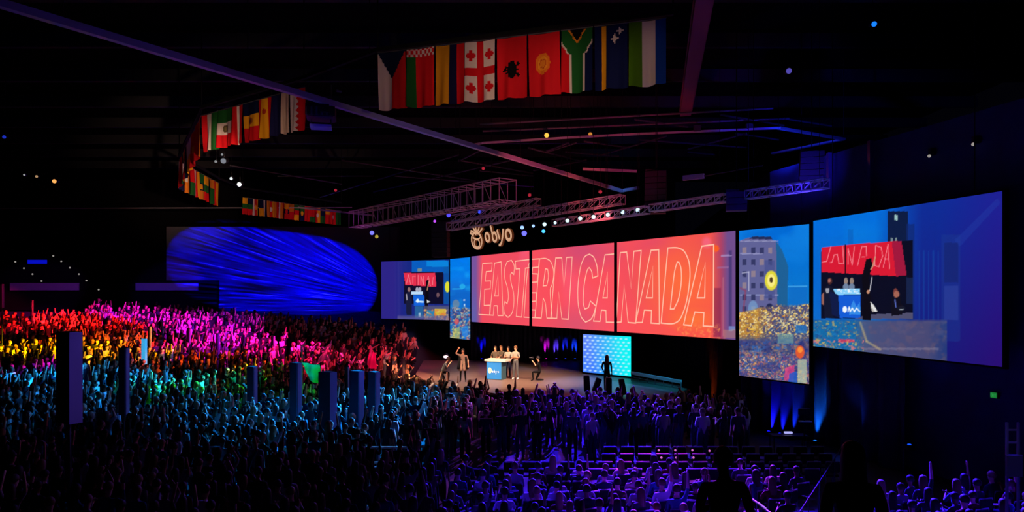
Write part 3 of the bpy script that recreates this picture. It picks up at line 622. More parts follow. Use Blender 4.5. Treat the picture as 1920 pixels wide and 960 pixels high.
def exit_sign(c, nrm, wd, hh, label):
    u = Vector((-nrm.y, nrm.x, 0)); c = Vector(c); nv = Vector((nrm.x,nrm.y,0)); rz = math.atan2(u.y,u.x)
    t = empty('exit_sign', c, label, 'sign'); box('casing', c, (wd*1.1,0.1,hh*1.12), M_dark, t, rz); box('light_panel', c+nv*0.055, (wd,0.02,hh), M_exit, t, rz)
    # E X I T drawn with bars
    S = hh*0.55; wl = wd*0.15; segs = {'E':[((0,0),(0,1)),((0,0),(1,0)),((0,.5),(.8,.5)),((0,1),(1,1))],'X':[((0,0),(1,1)),((0,1),(1,0))],'I':[((.5,0),(.5,1))],'T':[((.5,0),(.5,1)),((0,1),(1,1))]}
    ur = u if u.x*1 >= 0 else -u
    for i, ch in enumerate('EXIT'):
        V = []; Fc = []
        for (a, b) in segs[ch]:
            A = c+nv*0.07+ur*((i-2)*wd*0.21+wd*0.03+a[0]*wl)+Vector((0,0,(a[1]-.5)*S)); B = c+nv*0.07+ur*((i-2)*wd*0.21+wd*0.03+b[0]*wl)+Vector((0,0,(b[1]-.5)*S))
            d = (B-A).normalized(); s_ = d.cross(nv).normalized()*wd*0.018; k = len(V); V += [A-s_-d*.0,A+s_,B+s_,B-s_]; Fc.append((k,k+1,k+2,k+3))
        mesh_obj('letter', V, Fc, M_exit2, t)
q = on_line(1866, RS0-RN*1.1, RU); exit_sign((q.x,q.y,CZ-(741-HOR)/F*q.y), RN, 0.2*1.0, 0.16, 'small green EXIT sign on the dark wall below the right screen')
p = at(764,617,57); exit_sign(p, Vector((0,-1)), 0.34, 0.2, 'tiny green EXIT sign over the lit doorway left of the stage')
M_lit = mat('lit_doorway', (200,190,180), emit=(190,180,168), es=0.8)
p = at(737,632,57.6); t = tag(box('light_strip', p, (0.14,0.1,0.75), M_lit), 'narrow white light strip left of the small lit doorway', 'lamp')
p = at(765,630,57.6); t = empty('door_hatch', p, 'small lit doorway with white panels below the distant left screen', 'doorway')
for k, (dx, dz, sx, sz) in enumerate([(-0.65,0.1,0.25,0.5),(-0.2,0.15,0.3,0.4),(0.2,0.2,0.35,0.45),(0.35,-0.3,0.2,0.5),(0.62,0.15,0.3,0.5)]): box('lit_panel', p+Vector((dx,0,dz)), (sx,0.08,sz), M_lit, t)
# speaker tower and steel frame at the right edge
t = empty('equipment_tower', at(1897,880,13).xy.to_3d(), 'grey steel equipment tower at the far right edge beside the seated crowd', 'rack')
q0 = at(1888,884,13.4); 
for dx in (0,0.22):
    bar('upright', (q0.x+dx,q0.y,0), (q0.x+dx,q0.y,CZ-(792-HOR)/F*13.4), 0.04, 0.04, M_metal, t)
for z in (2.4,2.65,2.9,3.15): bar('rung', (q0.x,q0.y,z), (q0.x+0.22,q0.y,z), 0.03, 0.03, M_metal, t)
box('side_plate', (q0.x+0.1,q0.y-0.05,CZ-(872-HOR)/F*13.4), (0.3,0.06,0.42), mat('grey_plate',(105,105,100),0.6), t)
beam((9,12,5.5), (q0.x,q0.y,2.6), 0.6, (220,215,190), 0.12, 0.9)

# ------------------------------------------------------------------ overhead: beams, rods, trusses
def chordset(name, A, B, s, h, label, m, nb, cat='truss', rr=0.03, group=None, ladder=False):
    A = Vector(A); B = Vector(B); d = (B-A); L_ = d.length; d.normalize(); sd = Vector((-d.y,d.x,0)).normalized()*s/2; up = Vector((0,0,h))
    t = empty(name, A, label, cat, group)
    c = [(A+sd, B+sd),(A-sd, B-sd),(A+sd+up, B+sd+up),(A-sd+up, B-sd+up)]
    for a, b in c: rod('chord', a, b, rr, m, t)
    for i in range(nb+1):
        p = A+d*L_*i/nb
        for s1 in (1,-1): rod('upright', p+sd*s1, p+sd*s1+up, rr*0.6, m, t)
        rod('crossbar', p+sd, p-sd, rr*0.6, m, t); rod('crossbar', p+sd+up, p-sd+up, rr*0.6, m, t)
        if i < nb:
            q = A+d*L_*(i+1)/nb
            if not ladder or i % 4 == 1:
                for s1 in (1,-1): rod('brace', p+sd*s1, q+sd*s1+up, rr*0.6, m, t)
            rod('brace', p+sd, q-sd, rr*0.5, m, t)
    for s in (0.08,0.92):
        p = A+d*L_*s+up; rod('hanging_cable', p, (p.x,p.y,17.05), 0.012, M_dark, t)
    return t
T1a = at(952,376,31.6); T1b = at(668,427,44)
chordset('lighting_truss', T1a, T1b, 1.0, 1.0, 'grey open box truss hanging left of the stage, highest of the rig', M_alu, 24, rr=0.033, ladder=True)
T2a = at(845,412,40); T2b = at(1168,375,31)
chordset('lighting_truss', at(850,416,38.5), at(1010,385,34), 0.35, 0.35, 'short purple lit truss behind the glowing sign, upper left one', M_alu, 8, rr=0.03)
chordset('lighting_truss', at(842,432,38.0), at(1168,382,30.5), 0.4, 0.4, 'long pink lit truss above the glowing sign', M_alu, 20, rr=0.03)
chordset('lighting_truss', at(1040,424,32.5), at(1214,400,28.5), 0.35, 0.3, 'truss carrying the row of bright white lamps over the red screen', M_alu, 10, rr=0.028)
chordset('lighting_truss', at(1222,397,29), at(1362,378,26.2), 0.35, 0.3, 'pale truss right of the white lamps', M_alu, 9, rr=0.028)
chordset('lighting_truss', at(1402,373,25.2), at(1550,352,22.6), 0.35, 0.3, 'blue lit truss above the tall city screen', M_alu, 9, rr=0.028)
# the long cable beam crossing the hall
t = empty('ceiling_beam', at(0,10,13.4), 'long slim purple and pink lit beam crossing the dark ceiling diagonally', 'beam')
bA = at(-40,-6,13.0); bB = at(1166,358,37.4); bar('main_bar', bA, bB, 0.16, 0.16, M_alu, t)
for s in np.linspace(0.05,0.95,7):
    q = bA.lerp(bB, float(s)); rod('hanger', q, (q.x,q.y,17.05), 0.012, M_dark, t)
bar('end_bar', bB, at(1197,352,36.5), 0.2, 0.14, M_alu, t)
t = empty('ceiling_beam', atz(1320,-10,14.5), 'broad dull red slanting ceiling beam at the upper right', 'beam')
bar('main_bar', atz(1324,-30,14.5), atz(1285,212,14.5), 0.5, 0.3, mat('red_oxide',(120,72,84),0.8), t)
bar('flange', atz(1324,-30,14.66), atz(1285,212,14.66), 0.62, 0.05, mat('red_oxide'), t)
RING = [(885,272),(905,268),(1000,262),(1100,256),(1200,251),(1300,247),(1460,240),(1582,261),(1448,288)]
t = empty('rigging_ring', atz(1200,251,13), 'thin blue and pink lit edge bars of the overhead rigging ring', 'rigging')
for (a, b) in zip(RING, RING[1:]):
    k = 0.10 if a[0] < 1460 else 0.2
    bar('edge_bar', atz(a[0],a[1],13), atz(b[0],b[1],13), k, 0.08, M_alu, t)
for x, y in ((1000,262),(1307,247),(1460,240),(1582,261)):
    q = atz(x,y,13); rod('hanger', q, (q.x,q.y,17.05), 0.015, M_dark, t)
for x, y in ((1307,246),(1405,243)):
    q = atz(x,y,13); box('clamp', q+Vector((0,0,0.12)), (0.28,0.2,0.24), M_darkmetal, t)
SEG = [((900,233),(1450,203)),((905,246),(1480,222)),((1025,283),(1065,268)),((990,277),(1100,305)),((1060,285),(1160,293)),((1095,265),(1180,277)),((1025,285),(1080,268)),((1130,290),(1250,255)),((1190,224),(1290,238)),((1290,280),(1400,250)),((1200,262),(1400,277)),((1350,215),(1470,235)),((1380,250),(1460,262)),((1290,285),(1340,290)),((1470,222),(1560,236)),((630,170),(640,172))]
SEG2 = [((860,302),(905,280)),((600,370),(860,290)),((520,330),(700,330)),((700,360),(960,300)),((860,300),(1000,325)),((900,320),(1000,330)),((640,300),(900,340)),((1000,320),(1100,300)),((740,330),(1000,350)),((430,310),(640,345))]
t = empty('rigging_grid', atz(1100,270,13.4), 'faint crossing grey rods of the ceiling rigging above the stage', 'rigging')
for (a, b) in SEG+SEG2: rod('rod', atz(a[0],a[1],13.5), atz(b[0],b[1],13.5), 0.045, M_darkmetal, t)
t = empty('ceiling_cable', at(300,390,46), 'level thin cable line under the flags on the far side', 'cable'); rod('cable', at(-10,391,46), at(660,389,46), 0.03, M_alu, t); 
bar('edge_bar', at(560,389,46.4), at(700,404,44), 0.16, 0.1, M_alu, t)
t = empty('steel_bar', at(1095,318,33), 'short blue and orange lit bar hanging over the red screen', 'beam'); bar('bar', at(1093,317,33), at(1194,321,32), 0.05, 0.12, M_alu, t); rod('hanger', at(1120,318,33), at(1120,318,33)+Vector((0,0,4)), .012, M_dark, t)
t = empty('steel_bar', at(1281,334,28), 'purple lit bar end hanging above the pale truss', 'beam'); bar('bar', at(1281,334,28), at(1320,330,27.4), 0.1, 0.2, M_alu, t); bar('arm', at(1320,330,27.4), at(1430,310,25.5), 0.04, 0.04, M_darkmetal, t)
ORD = ['leftmost','second','third','fourth','fifth','sixth','seventh','eighth','ninth','tenth','eleventh','twelfth','thirteenth','fourteenth','fifteenth','sixteenth','seventeenth','eighteenth','nineteenth','twentieth','twenty-first','twenty-second']
for j in range(12):
    y = 6+j*4.6; tag(box('ceiling_joist', (-16, y, 16.6), (84, 0.22, 0.6), M_joist), 'black steel joist across the ceiling, %s counting from the near end' % ('first' if j == 0 else ORD[j]), 'joist', 'black joists of the ceiling')
# coloured light on the rig
beam((-6,14,7), at(120,45,15), 6, (90,70,200), 0.3, 0.9); beam((-5,18,7), at(450,140,18), 5, (100,80,210), 0.4, 0.9); beam((-2,22,8), at(760,230,24), 5, (120,100,230), 0.5, 0.9)
beam((2,24,8), at(980,300,30), 3, (255,90,120), 2.4, 0.9); beam((4,28,8), at(1090,335,34), 2.4, (255,90,100), 2.2, 0.9); beam((5,31,9), at(1160,357,37), 1, (90,140,255), 3, 0.9)
beam((3,24,8), atz(1180,252,13), 4, (255,50,110), 1.1, 0.9); beam((10,22,8), atz(1450,244,13), 4, (60,40,255), 2.4, 0.9); beam((9.5,27,11.4), atz(1540,265,13), 3, (30,50,255), 3.0, 0.9)
beam((-2,24,6), T1a.lerp(T1b,0.3), 5, (190,180,220), 0.10, 0.9); beam((-6,32,7), T1b, 3, (230,120,160), 0.14, 0.9)
beam((-2,30,8), at(900,410,37), 3, (190,90,170), 0.22, 0.9); beam((3,26,8), at(1090,395,33), 2.6, (230,110,110), 0.3, 0.9); beam((4,24,8), at(1190,400,29), 2, (130,190,240), 0.3, .9)
beam((6,22,8), at(1300,388,27.5), 2, (255,160,170), 0.25, .9); beam((9,18,8), at(1480,362,24), 2.4, (60,50,255), 0.7, .9)
beam((5,14,8), atz(1300,100,14.5), 5, (190,60,90), 0.15, .9); beam((-8,40,8), at(620,395,45), 3, (190,70,200), 0.6, .9)

# ------------------------------------------------------------------ lamps in the rig
def rig_lamp(px, py, D, col, r, label, es=1.3, group=None, real=False, flare=False):
    r *= 0.8; p = at(px, py, D); t = empty('stage_lamp', p, label, 'lamp', group)
    lm = mat('lens_%d_%d_%d_%d' % (col+(int(es*10),)), (0,0,0), emit=col, es=es)
    d = Vector((0,1,0.35)).normalized()
    rod('housing', p+d*r*0.7, p+d*(r*3.0), r*1.25, M_fix, t); ball('lens', p+d*r*0.4, r, lm, t)
    rod('yoke', p+d*r*1.5, p+d*r*1.5+Vector((0,0,r*3.2)), r*0.25, M_fix, t); q_ = p+d*r*1.5+Vector((0,0,r*3)); rod('drop_rod', q_, (q_.x,q_.y,17.05), 0.008, M_dark, t)
    return t
for i, (x, y) in enumerate([(979,427),(1000,424),(1021,421),(1041,418),(1064,414),(1088,410),(1113,407),(1140,403),(1168,398),(1196,394)]):
    rig_lamp(x, y, 32.6-0.4*i, (200,245,250) if i > 1 else (150,190,255), 0.085 if i in (1,3) else 0.11, 'white lamp in the row over the red screen, %s' % (['leftmost','second','third','fourth','fifth','sixth','seventh','eighth','ninth','rightmost'][i]+(' from the left' if 0 < i < 9 else '')), 1.5, 'white lamps in the row over the red screen')
rig_lamp(983,438,34,(90,90,255),0.16,'brightest blue lamp right of the glowing sign',2.2)
rig_lamp(1019,434,33.5,(70,180,255),0.11,'cyan lamp right of the brightest blue one',1.8)
rig_lamp(841,404,38,(70,60,255),0.14,'blue lamp above and left of the glowing sign',1.8); rig_lamp(815,415,39,(170,70,230),0.10,'violet lamp left of the blue one near the sign',1.6)
rig_lamp(899,397,37,(50,70,255),0.12,'blue lamp straight above the glowing sign',1.6); rig_lamp(697,437,43,(110,110,255),0.17,'pale blue lamp by the end of the big grey truss',1.6)
rig_lamp(706,444,43,(190,170,60),0.14,'yellow lamp beneath the end of the big grey truss',0.8)
rig_lamp(1025,254,31,(255,190,70),0.13,'warm yellow lamp on the rigging ring, brighter one',1.3); rig_lamp(1107,252,31,(200,130,50),0.11,'warm amber lamp on the rigging ring, dimmer one',1.0)
rig_lamp(448,346,36,(255,255,255),0.14,'bright white lamp inside the flag ring, brightest of the cluster',1.5); rig_lamp(433,335,36,(220,225,230),0.10,'white lamp beside the brightest inside the flag ring',1.2)
rig_lamp(418,302,34,(130,135,145),0.16,'dim white lamp high inside the flag ring',0.9); rig_lamp(404,303,34,(150,155,160),0.08,'small dim lamp left inside the flag ring',0.8); rig_lamp(416,290,34,(150,155,160),0.07,'small dim lamp topmost inside the flag ring',0.8)
rig_lamp(101,340,40,(255,170,90),0.14,'orange lamp alone in the dark upper left',1.2); rig_lamp(45,328,40,(170,170,175),0.07,'tiny white lamp left of the orange one',0.8); rig_lamp(68,331,40,(190,150,110),0.09,'tiny pale lamp between the white and the orange one',0.8)
rig_lamp(7,257,30,(30,50,190),0.09,'tiny blue lamp at the left edge of the ceiling',0.9); rig_lamp(1640,45,22,(20,110,255),0.10,'bright blue lamp high in the upper right ceiling',1.6); rig_lamp(1480,133,24,(90,80,190),0.12,'violet lamp in the upper right ceiling under the blue one',0.8)
for i, (x, y, D) in enumerate([(629,357,40),(906,316,36),(993,366,34),(1126,360,32)]):
    rig_lamp(x, y, D, (190,40,60), 0.10, ['small red lamp over the big grey truss, leftmost red one','small red lamp beside the pink part of the long beam','small red lamp above the right end of the big grey truss','small red lamp under the end of the long beam'][i], 0.8)
# moving projector under the long beam
pj = at(602,215,20.6)
t = empty('projector', pj, 'dark ceiling projector with a blue lit underside hanging beside the left flags', 'projector')
box('body', pj+Vector((0,0,0.05)), (0.85,0.9,0.38), M_fix, t, 0.2, 'bbox'); box('lens_hood', pj+Vector((0.25,-0.5,0.05)), (0.25,0.2,0.22), M_fix, t, 0.2); box('shelf', pj+Vector((0,0,-0.38)), (0.62,0.5,0.07), M_par, t, 0.2)
for dx in (-.3,.3): rod('drop_rod', pj+Vector((dx,0,-0.36)), pj+Vector((dx,0,0.9)), 0.02, M_darkmetal, t)
for k in range(5): box('vent_fin', pj+Vector((-0.3+0.15*k,-0.47,0.0)), (0.05,0.04,0.26), M_darkmetal, t, 0.2)
beam((-6,16,5), pj-Vector((0,0,.3)), 0.8, (60,50,255), 0.9, 0.9)
# loudspeaker arrays
def line_array(px, y0, y1, D, wm, label, m, n=7):
    a = at(px, y0, D); b = at(px, y1, D); t = empty('line_array', a, label, 'speaker'); hh = (a.z-b.z)/n
    for i in range(n):
        o = box('speaker_box', (a.x, a.y+0.02*i*i*0.3, a.z-hh*(i+.5)), (wm,0.5,hh*0.92), m, t, -0.3); 
    bar('bumper', (a.x-wm/2,a.y,a.z+0.05), (a.x+wm/2,a.y,a.z+0.05), 0.08, 0.08, M_darkmetal, t)
    rod('hanging_cable', (a.x,a.y,a.z+0.05), (a.x,a.y,17.05), 0.02, M_dark, t)
M_spk = mat('speaker_grille', (30,30,34), 0.8); M_spkb = mat('speaker_grille_pale', (70,70,90), 0.8)
line_array(826, 418, 482, 41, 1.0, 'dark curved loudspeaker array hanging left of the glowing sign', M_spk)
line_array(1230, 322, 400, 29.5, 0.9, 'dark loudspeaker array hanging between the lamp row and pale truss', M_spk)
line_array(1381, 360, 396, 25.6, 0.75, 'blue lit loudspeaker cluster between the two right trusses', M_spkb, 3)
line_array(1522, 285, 342, 25, 0.8, 'dim blue loudspeaker array at the right end of the rigging ring', M_spk, 5)
beam((8,16,6), at(1450,345,25.5), 3, (20,30,200), 0.12, 0.9)

# ------------------------------------------------------------------ glowing sign "obyo" with its round emblem
SG0 = at(920,440,37.5).xy
def sign_pt(px, py, off=0): return scr_pt(px, py, SG0, PU, PN, off)
t = empty('hanging_sign', sign_pt(920,467), 'glowing cream sign reading obyo with a round emblem, hanging above the red screen', 'sign')
def stroke(name, P, r, closed=False, dpt=0.12, par=None):
    pts = [sign_pt(x, y) for x, y in P]; n_ = len(pts); V = []; Fc = []; idx = []; nv = Vector((PN.x,PN.y,0)); uv = Vector((PU.x,PU.y,0))
    for i in range(n_):
        a = pts[i-1] if (i or closed) else pts[i]; b = pts[(i+1)%n_] if (i < n_-1 or closed) else pts[i]
        d = (b-a).normalized(); s = d.cross(nv).normalized()*r
        V += [pts[i]-s+nv*dpt/2, pts[i]+s+nv*dpt/2, pts[i]+s*1.15-nv*dpt/2, pts[i]-s*1.15-nv*dpt/2]
    for i in range(n_ if closed else n_-1):
        j = (i+1) % n_
        for k in range(4): Fc.append((4*i+k, 4*i+(k+1)%4, 4*j+(k+1)%4, 4*j+k)); idx.append(0 if k == 0 else 1)
    if not closed:
        Fc.append((0,1,2,3)); Fc.append(tuple(4*(n_-1)+k for k in (3,2,1,0))); idx += [1,1]
    return mesh_obj(name, V, Fc, None, par or t, mats=[M_sign, M_signside], mi=idx)
def ring(cx, cy, rx, ry, n_=18, a0=0, a1=2*PI, tilt=0.0):
    c = [(cx+rx*math.cos(a0+(a1-a0)*i/n_)+tilt*ry*math.sin(a0+(a1-a0)*i/n_), cy+ry*math.sin(a0+(a1-a0)*i/n_)) for i in range(n_ + (0 if abs(a1-a0-2*PI) < .01 else 1))]; return c
SR = 0.072
stroke('letter', ring(915.5,445,3.8,7.8,tilt=0.15), SR, True)
stroke('letter', ring(929,444.5,3.8,8.2,tilt=0.1), SR, True); stroke('letter_stem', [(921,423),(923,430),(925,440)], SR)
stroke('letter', [(933.5,431),(936,440),(938.5,448)], SR); stroke('letter', [(945,429),(944,445),(942,455),(939.5,459.5),(937,459)], SR)
stroke('letter', ring(955,440.5,5.0,9.5,tilt=0.1), SR*1.15, True)
emb = stroke('emblem_ring', ring(895.5,451,9.6,15.2,tilt=0.1), SR*0.9, True); stroke('emblem_ring', ring(896,456,5.2,7.5,tilt=0.1), SR*0.6, True)
stroke('emblem_bar', ring(896,442,7.5,6.5,10,0.1*PI,0.9*PI), SR*0.5); stroke('emblem_bar', [(888,446),(896,450),(904,444)], SR*0.5)
for P in ([(893,418),(894,430),(896,438)],[(884,433),(889,435),(895,440)],[(883,437),(890,441)],[(906,428),(902,434),(897,439)],[(887,424),(891,431),(895,437)],[(901,421),(899,430),(896,437)]): stroke('emblem_leaf', P, SR*0.8, par=emb)
for px in (893, 952):
    q = sign_pt(px, 422); rod('hanging_cable', q, (q.x,q.y,16.9), 0.012, M_dark, t)
for a_, b_ in (((905,444),(912,445)),((931,449),(950,446))): 
    rod('rear_bar', sign_pt(a_[0],a_[1],-0.05), sign_pt(b_[0],b_[1],-0.05), 0.02, M_dark, t)

# ------------------------------------------------------------------ flags
def stripes(vals, vert=True):
    """vals: list of (end fraction, colour)"""
    def f(u, v):
        s = u if vert else v; c = np.zeros(u.shape+(3,)); lo = 0
        for e, col in vals:
            c[(s >= lo-1e-6)&(s <= e+1e-6)] = col; lo = e
        return c
    return f
W_=(215,205,195); R_=(200,20,30); N_=(14,22,60); G_=(30,96,40); Y_=(225,160,20); K_=(14,12,14); BL=(14,50,140)
def ell(c, u, v, cx, cy, rx, ry, col): c[((u-cx)/rx)**2+((v-cy)/ry)**2 < 1] = col
def tri(c, u, v, P, col):
    s = [(P[(i+1)%3][0]-P[i][0])*(v-P[i][1])-(P[(i+1)%3][1]-P[i][1])*(u-P[i][0]) for i in range(3)]
    c[(np.minimum.reduce(s) >= 0)|(np.maximum.reduce(s) <= 0)] = col
def f_czech(u,v):
    c = stripes([(.5,W_),(1,R_)])(u,v); tri(c,u,v,[(0,1),(1,1),(.5,.52)],(16,30,60)); return c
def f_belarus(u,v):
    c = stripes([(.33,G_),(1,R_)])(u,v); m = v > .86; c[m] = W_; k = m&((np.sin(u*40)*np.cos(v*60)) > 0); c[k] = R_; return c
def f_georgia(u,v):
    c = np.empty(u.shape+(3,)); c[:] = W_; c[(abs(u-.5) < .11)|(abs(v-.5) < .06)] = R_
    for cx in (.2,.8):
        for cy in (.23,.77): c[((abs(u-cx) < .05)&(abs(v-cy) < .085))|((abs(u-cx) < .13)&(abs(v-cy) < .028))] = R_; ell(c,u,v,cx+.1,cy,.05,.05,R_); ell(c,u,v,cx-.1,cy,.05,.05,R_)
    return c
def f_albania(u,v):
    c = np.empty(u.shape+(3,)); c[:] = (205,24,34); ell(c,u,v,.52,.47,.15,.15,K_)
    for i in range(9):
        a = i/9*2*PI; x = .52+.24*math.cos(a); y = .47+.15*math.sin(a); tri(c,u,v,[(x,y),(.52-.06*math.sin(a),.47+.05*math.cos(a)),(.52+.06*math.sin(a),.47-.05*math.cos(a))],K_)
    ell(c,u,v,.26,.47,.1,.02,K_); ell(c,u,v,.3,.50,.04,.04,K_); ell(c,u,v,.72,.38,.05,.03,K_); ell(c,u,v,.72,.56,.05,.03,K_); return c
def f_kyrgyz(u,v):
    c = np.empty(u.shape+(3,)); c[:] = (206,26,36); ell(c,u,v,.45,.52,.25,.17,(225,120,30)); ell(c,u,v,.45,.52,.17,.115,(235,150,40)); ell(c,u,v,.45,.52,.12,.08,(205,90,30)); ell(c,u,v,.45,.52,.09,.06,(230,140,40)); return c
def f_safrica(u,v):
    c = np.empty(u.shape+(3,)); c[u < .5] = R_; c[u >= .5] = (14,26,70)
    d = np.where(v < .62, abs(u-.5), abs(abs(u-.5)-(v-.62)*1.25)*0.78)
    c[d < .24] = W_; c[d < .19] = G_
    yv = (abs(u-.5)*0.8 < (v-.82)*1.0); y2 = (abs(u-.5)*0.8 < (v-.77)*1.0); c[y2&(v > .7)] = (225,140,30); c[yv] = K_; return c
def f_curacao(u,v):
    c = np.empty(u.shape+(3,)); c[:] = (16,26,72); c[abs(u-.30) < .07] = Y_
    for cx, cy, r in ((.78,.9,.05),(.62,.78,.07)):
        ell(c,u,v,cx,cy,r,r*.6,W_); ell(c,u,v,cx,cy,r*2,r*.3,W_); ell(c,u,v,cx,cy,r*.6,r*1.2,W_)
    return c
def f_mexico(u,v):
    c = stripes([(.33,R_),(.66,W_),(1,G_)],False)(u,v); ell(c,u,v,.5,.5,.16,.1,(90,80,50)); ell(c,u,v,.5,.5,.08,.05,(120,110,70)); return c
def f_denmark(u,v):
    c = np.empty(u.shape+(3,)); c[:] = R_; c[abs(u-.5) < .12] = W_; return c
def f_andorra(u,v):
    c = stripes([(.36,R_),(.68,Y_),(1,N_)],False)(u,v); ell(c,u,v,.5,.52,.18,.09,(150,70,30)); ell(c,u,v,.5,.52,.08,.05,(90,60,40)); return c
def f_spain(u,v):
    c = stripes([(.25,R_),(.72,Y_),(1,R_)])(u,v); ell(c,u,v,.48,.68,.13,.07,(170,50,30)); return c
def f_zigzag(u,v):
    z = .45+.2*abs(((v*7)%1)-.5)*2; c = np.empty(u.shape+(3,)); c[:] = R_; c[u < z] = W_; return c
def f_mix(seed):
    r = random.Random(seed); cols = [R_,W_,N_,G_,Y_,R_,(205,120,30),R_]; n_ = r.choice((2,3,3)); st_ = [r.choice(cols) for _ in range(n_)]
    v_ = r.random() < .6; base = stripes([((i+1)/n_, st_[i]) for i in range(n_)], v_)
    def f(u,v):
        c = base(u,v)
        if seed % 3 == 0: ell(c,u,v,.5,.5,.2,.12,r.choice([Y_,W_,R_]))
        return c
    return f
def flag(a, b, zt, zb, fn, label, res=(28,44), group=None, sag=0.05):
    a = Vector(a); b = Vector(b); d = b-a; L_ = d.length; nn = Vector((d.y,-d.x)).normalized(); nu, nv = res
    u, v = np.meshgrid(np.linspace(0,1,nu+1), np.linspace(0,1,nv+1)); ph = random.random()*6
    wv = 0.05*np.sin(u*7+ph+(1-v)*1.2)*(0.3+(1-v))+0.02*np.sin(u*19+ph*2)*(1-v)
    pin = (1-v)*0.03*np.sin(ph)
    X = a.x+d.x*(u*0.97+.015+pin*(1))+nn.x*wv; Y = a.y+d.y*(u*0.97+.015+pin)+nn.y*wv; Z = zb+(zt-zb)*v-sag*np.sin(u*PI)*0.3+0.01*np.sin(u*11+ph)*(1-v)
    cu, cv = np.meshgrid((np.arange(nu)+.5)/nu, (np.arange(nv)+.5)/nv); cc = fn(cu, cv)
    co = np.stack([X,Y,Z],-1).reshape(-1,3); i = np.arange(nv)[:,None]*(nu+1)+np.arange(nu)[None,:]; f = np.stack([i,i+1,i+nu+2,i+nu+1],-1).reshape(-1,4)
    me = bpy.data.meshes.new('cloth'); me.vertices.add(len(co)); me.vertices.foreach_set('co', co.ravel()); me.loops.add(f.size); me.loops.foreach_set('vertex_index', f.ravel())
    me.polygons.add(len(f)); me.polygons.foreach_set('loop_start', np.arange(len(f))*4); me.update(calc_edges=True)
    ca = me.color_attributes.new('col','FLOAT_COLOR','CORNER'); c4 = np.ones((len(f),4,4)); c4[:,:,:3] = lin(cc.reshape(-1,3))[:,None,:]; ca.data.foreach_set('color', c4.ravel())
    me.polygons.foreach_set('use_smooth', [True]*len(f)); me.materials.append(M_flag)
    t = empty('flag', (a.x,a.y,zb), label, 'flag', group)
    o = bpy.data.objects.new('cloth', me); COL.objects.link(o); adopt(o, t)
    rod('header_rod', (a.x,a.y,zt+0.01), (b.x,b.y,zt+0.01), 0.018, M_darkmetal, t)
    for q_ in (a, b): rod('tie', (q_.x,q_.y,zt), (q_.x,q_.y,12.56), 0.008, M_dark, t)
    return t
def run(px0, D0, px1, D1, edges, z_t, z_b, items, res=(28,44)):
    """flags between two plan points; edges are photo columns used to cut the line into flag widths"""
    A = at(px0,0,D0).xy; B = at(px1,0,D1).xy; u = (B-A).normalized()
    for (e0, e1), (fn, label) in zip(edges, items): flag(on_line(e0,A,u), on_line(e1,A,u), z_t, z_b, fn, label, res)
run(708,18.8,1250,16.4,[(708,761),(762,815),(816,871),(871,929),(931,988),(990,1050),(1052,1112),(1114,1177),(1178,1250)],12.45,10.88,[
 (f_czech,'white and red flag with a dark blue wedge, leftmost of the front row'),(f_belarus,'red and green flag with a patterned band, second in the front row'),
 (stripes([(.5,(200,140,20)),(.75,(22,22,60)),(1,R_)]),'yellow flag with dark blue and red stripes in the front row'),(f_georgia,'white flag with a red cross and four small crosses'),
 (f_albania,'red flag with a black two headed eagle'),(f_kyrgyz,'red flag with a yellow round sun emblem'),(f_safrica,'flag with a green Y shape, red and dark blue sides'),
 (f_curacao,'dark blue flag with one yellow stripe and two white stars'),(stripes([(.36,(70,120,20)),(.7,W_),(1,(14,60,150))]),'green, white and blue striped flag, rightmost of the front row')])
run(378,24.6,570,21.2,[(378,408),(408,436),(436,456),(456,484),(484,509),(509,528),(528,542),(543,572)],12.25,10.95,[
 (stripes([(.33,R_),(.66,W_),(1,G_)]),'red, white and green striped flag at the left corner'),(f_mexico,'green, white and red flag with a centre emblem'),(f_denmark,'red flag with one thin white stripe'),
 (f_andorra,'dark blue, yellow and red flag with an emblem in the left row'),(f_spain,'red and yellow flag with a small emblem near the beam'),(stripes([(1,(24,26,70))]),'plain dark blue flag in the left row'),
 (stripes([(1,(190,170,150))]),'plain pale flag in the left row'),(f_zigzag,'white and red flag with a zigzag edge beside the projector')])
run(336,33,378,24.6,[(336,343),(343,350),(350,358),(358,366),(366,377)],12.3,10.95,[(f_mix(s),l) for s,l in ((11,'flag at the outer left bend of the flag ring, farthest of five'),(12,'second flag of the left bend of the flag ring'),(4,'middle flag of the left bend of the flag ring'),(15,'fourth flag of the left bend of the flag ring'),(8,'flag of the left bend nearest the striped row'))], (12,20))
run(336,33,411,39.5,[(336+9.3*i,336+9.3*(i+1)) for i in range(8)],12.25,10.9,[(f_mix(20+i),'small flag in the receding left row under the bend, '+('leftmost' if i == 0 else ['','second','third','fourth','fifth','sixth','seventh','eighth'][i]+' from the left')) for i in range(8)],(12,20))
run(455,43,640,50,[(455+9.7*i,455+9.7*(i+1)) for i in range(19)],11.95,10.9,[(f_mix(40+i*1),'tiny flag in the far row above the blue wall light, '+('leftmost' if i == 0 else ['','second','third','fourth','fifth','sixth','seventh','eighth','ninth','tenth','eleventh','twelfth','thirteenth','fourteenth','fifteenth','sixteenth','seventeenth','eighteenth','nineteenth'][i]+' from the left')) for i in range(19)],(10,14))
for o in bpy.data.objects:
    if o.name.startswith('flag') and o.type == 'EMPTY':
        if 'receding' in o['label']: o['group'] = 'flags of the receding left row'
        if 'far row' in o['label']: o['group'] = 'flags of the far row'
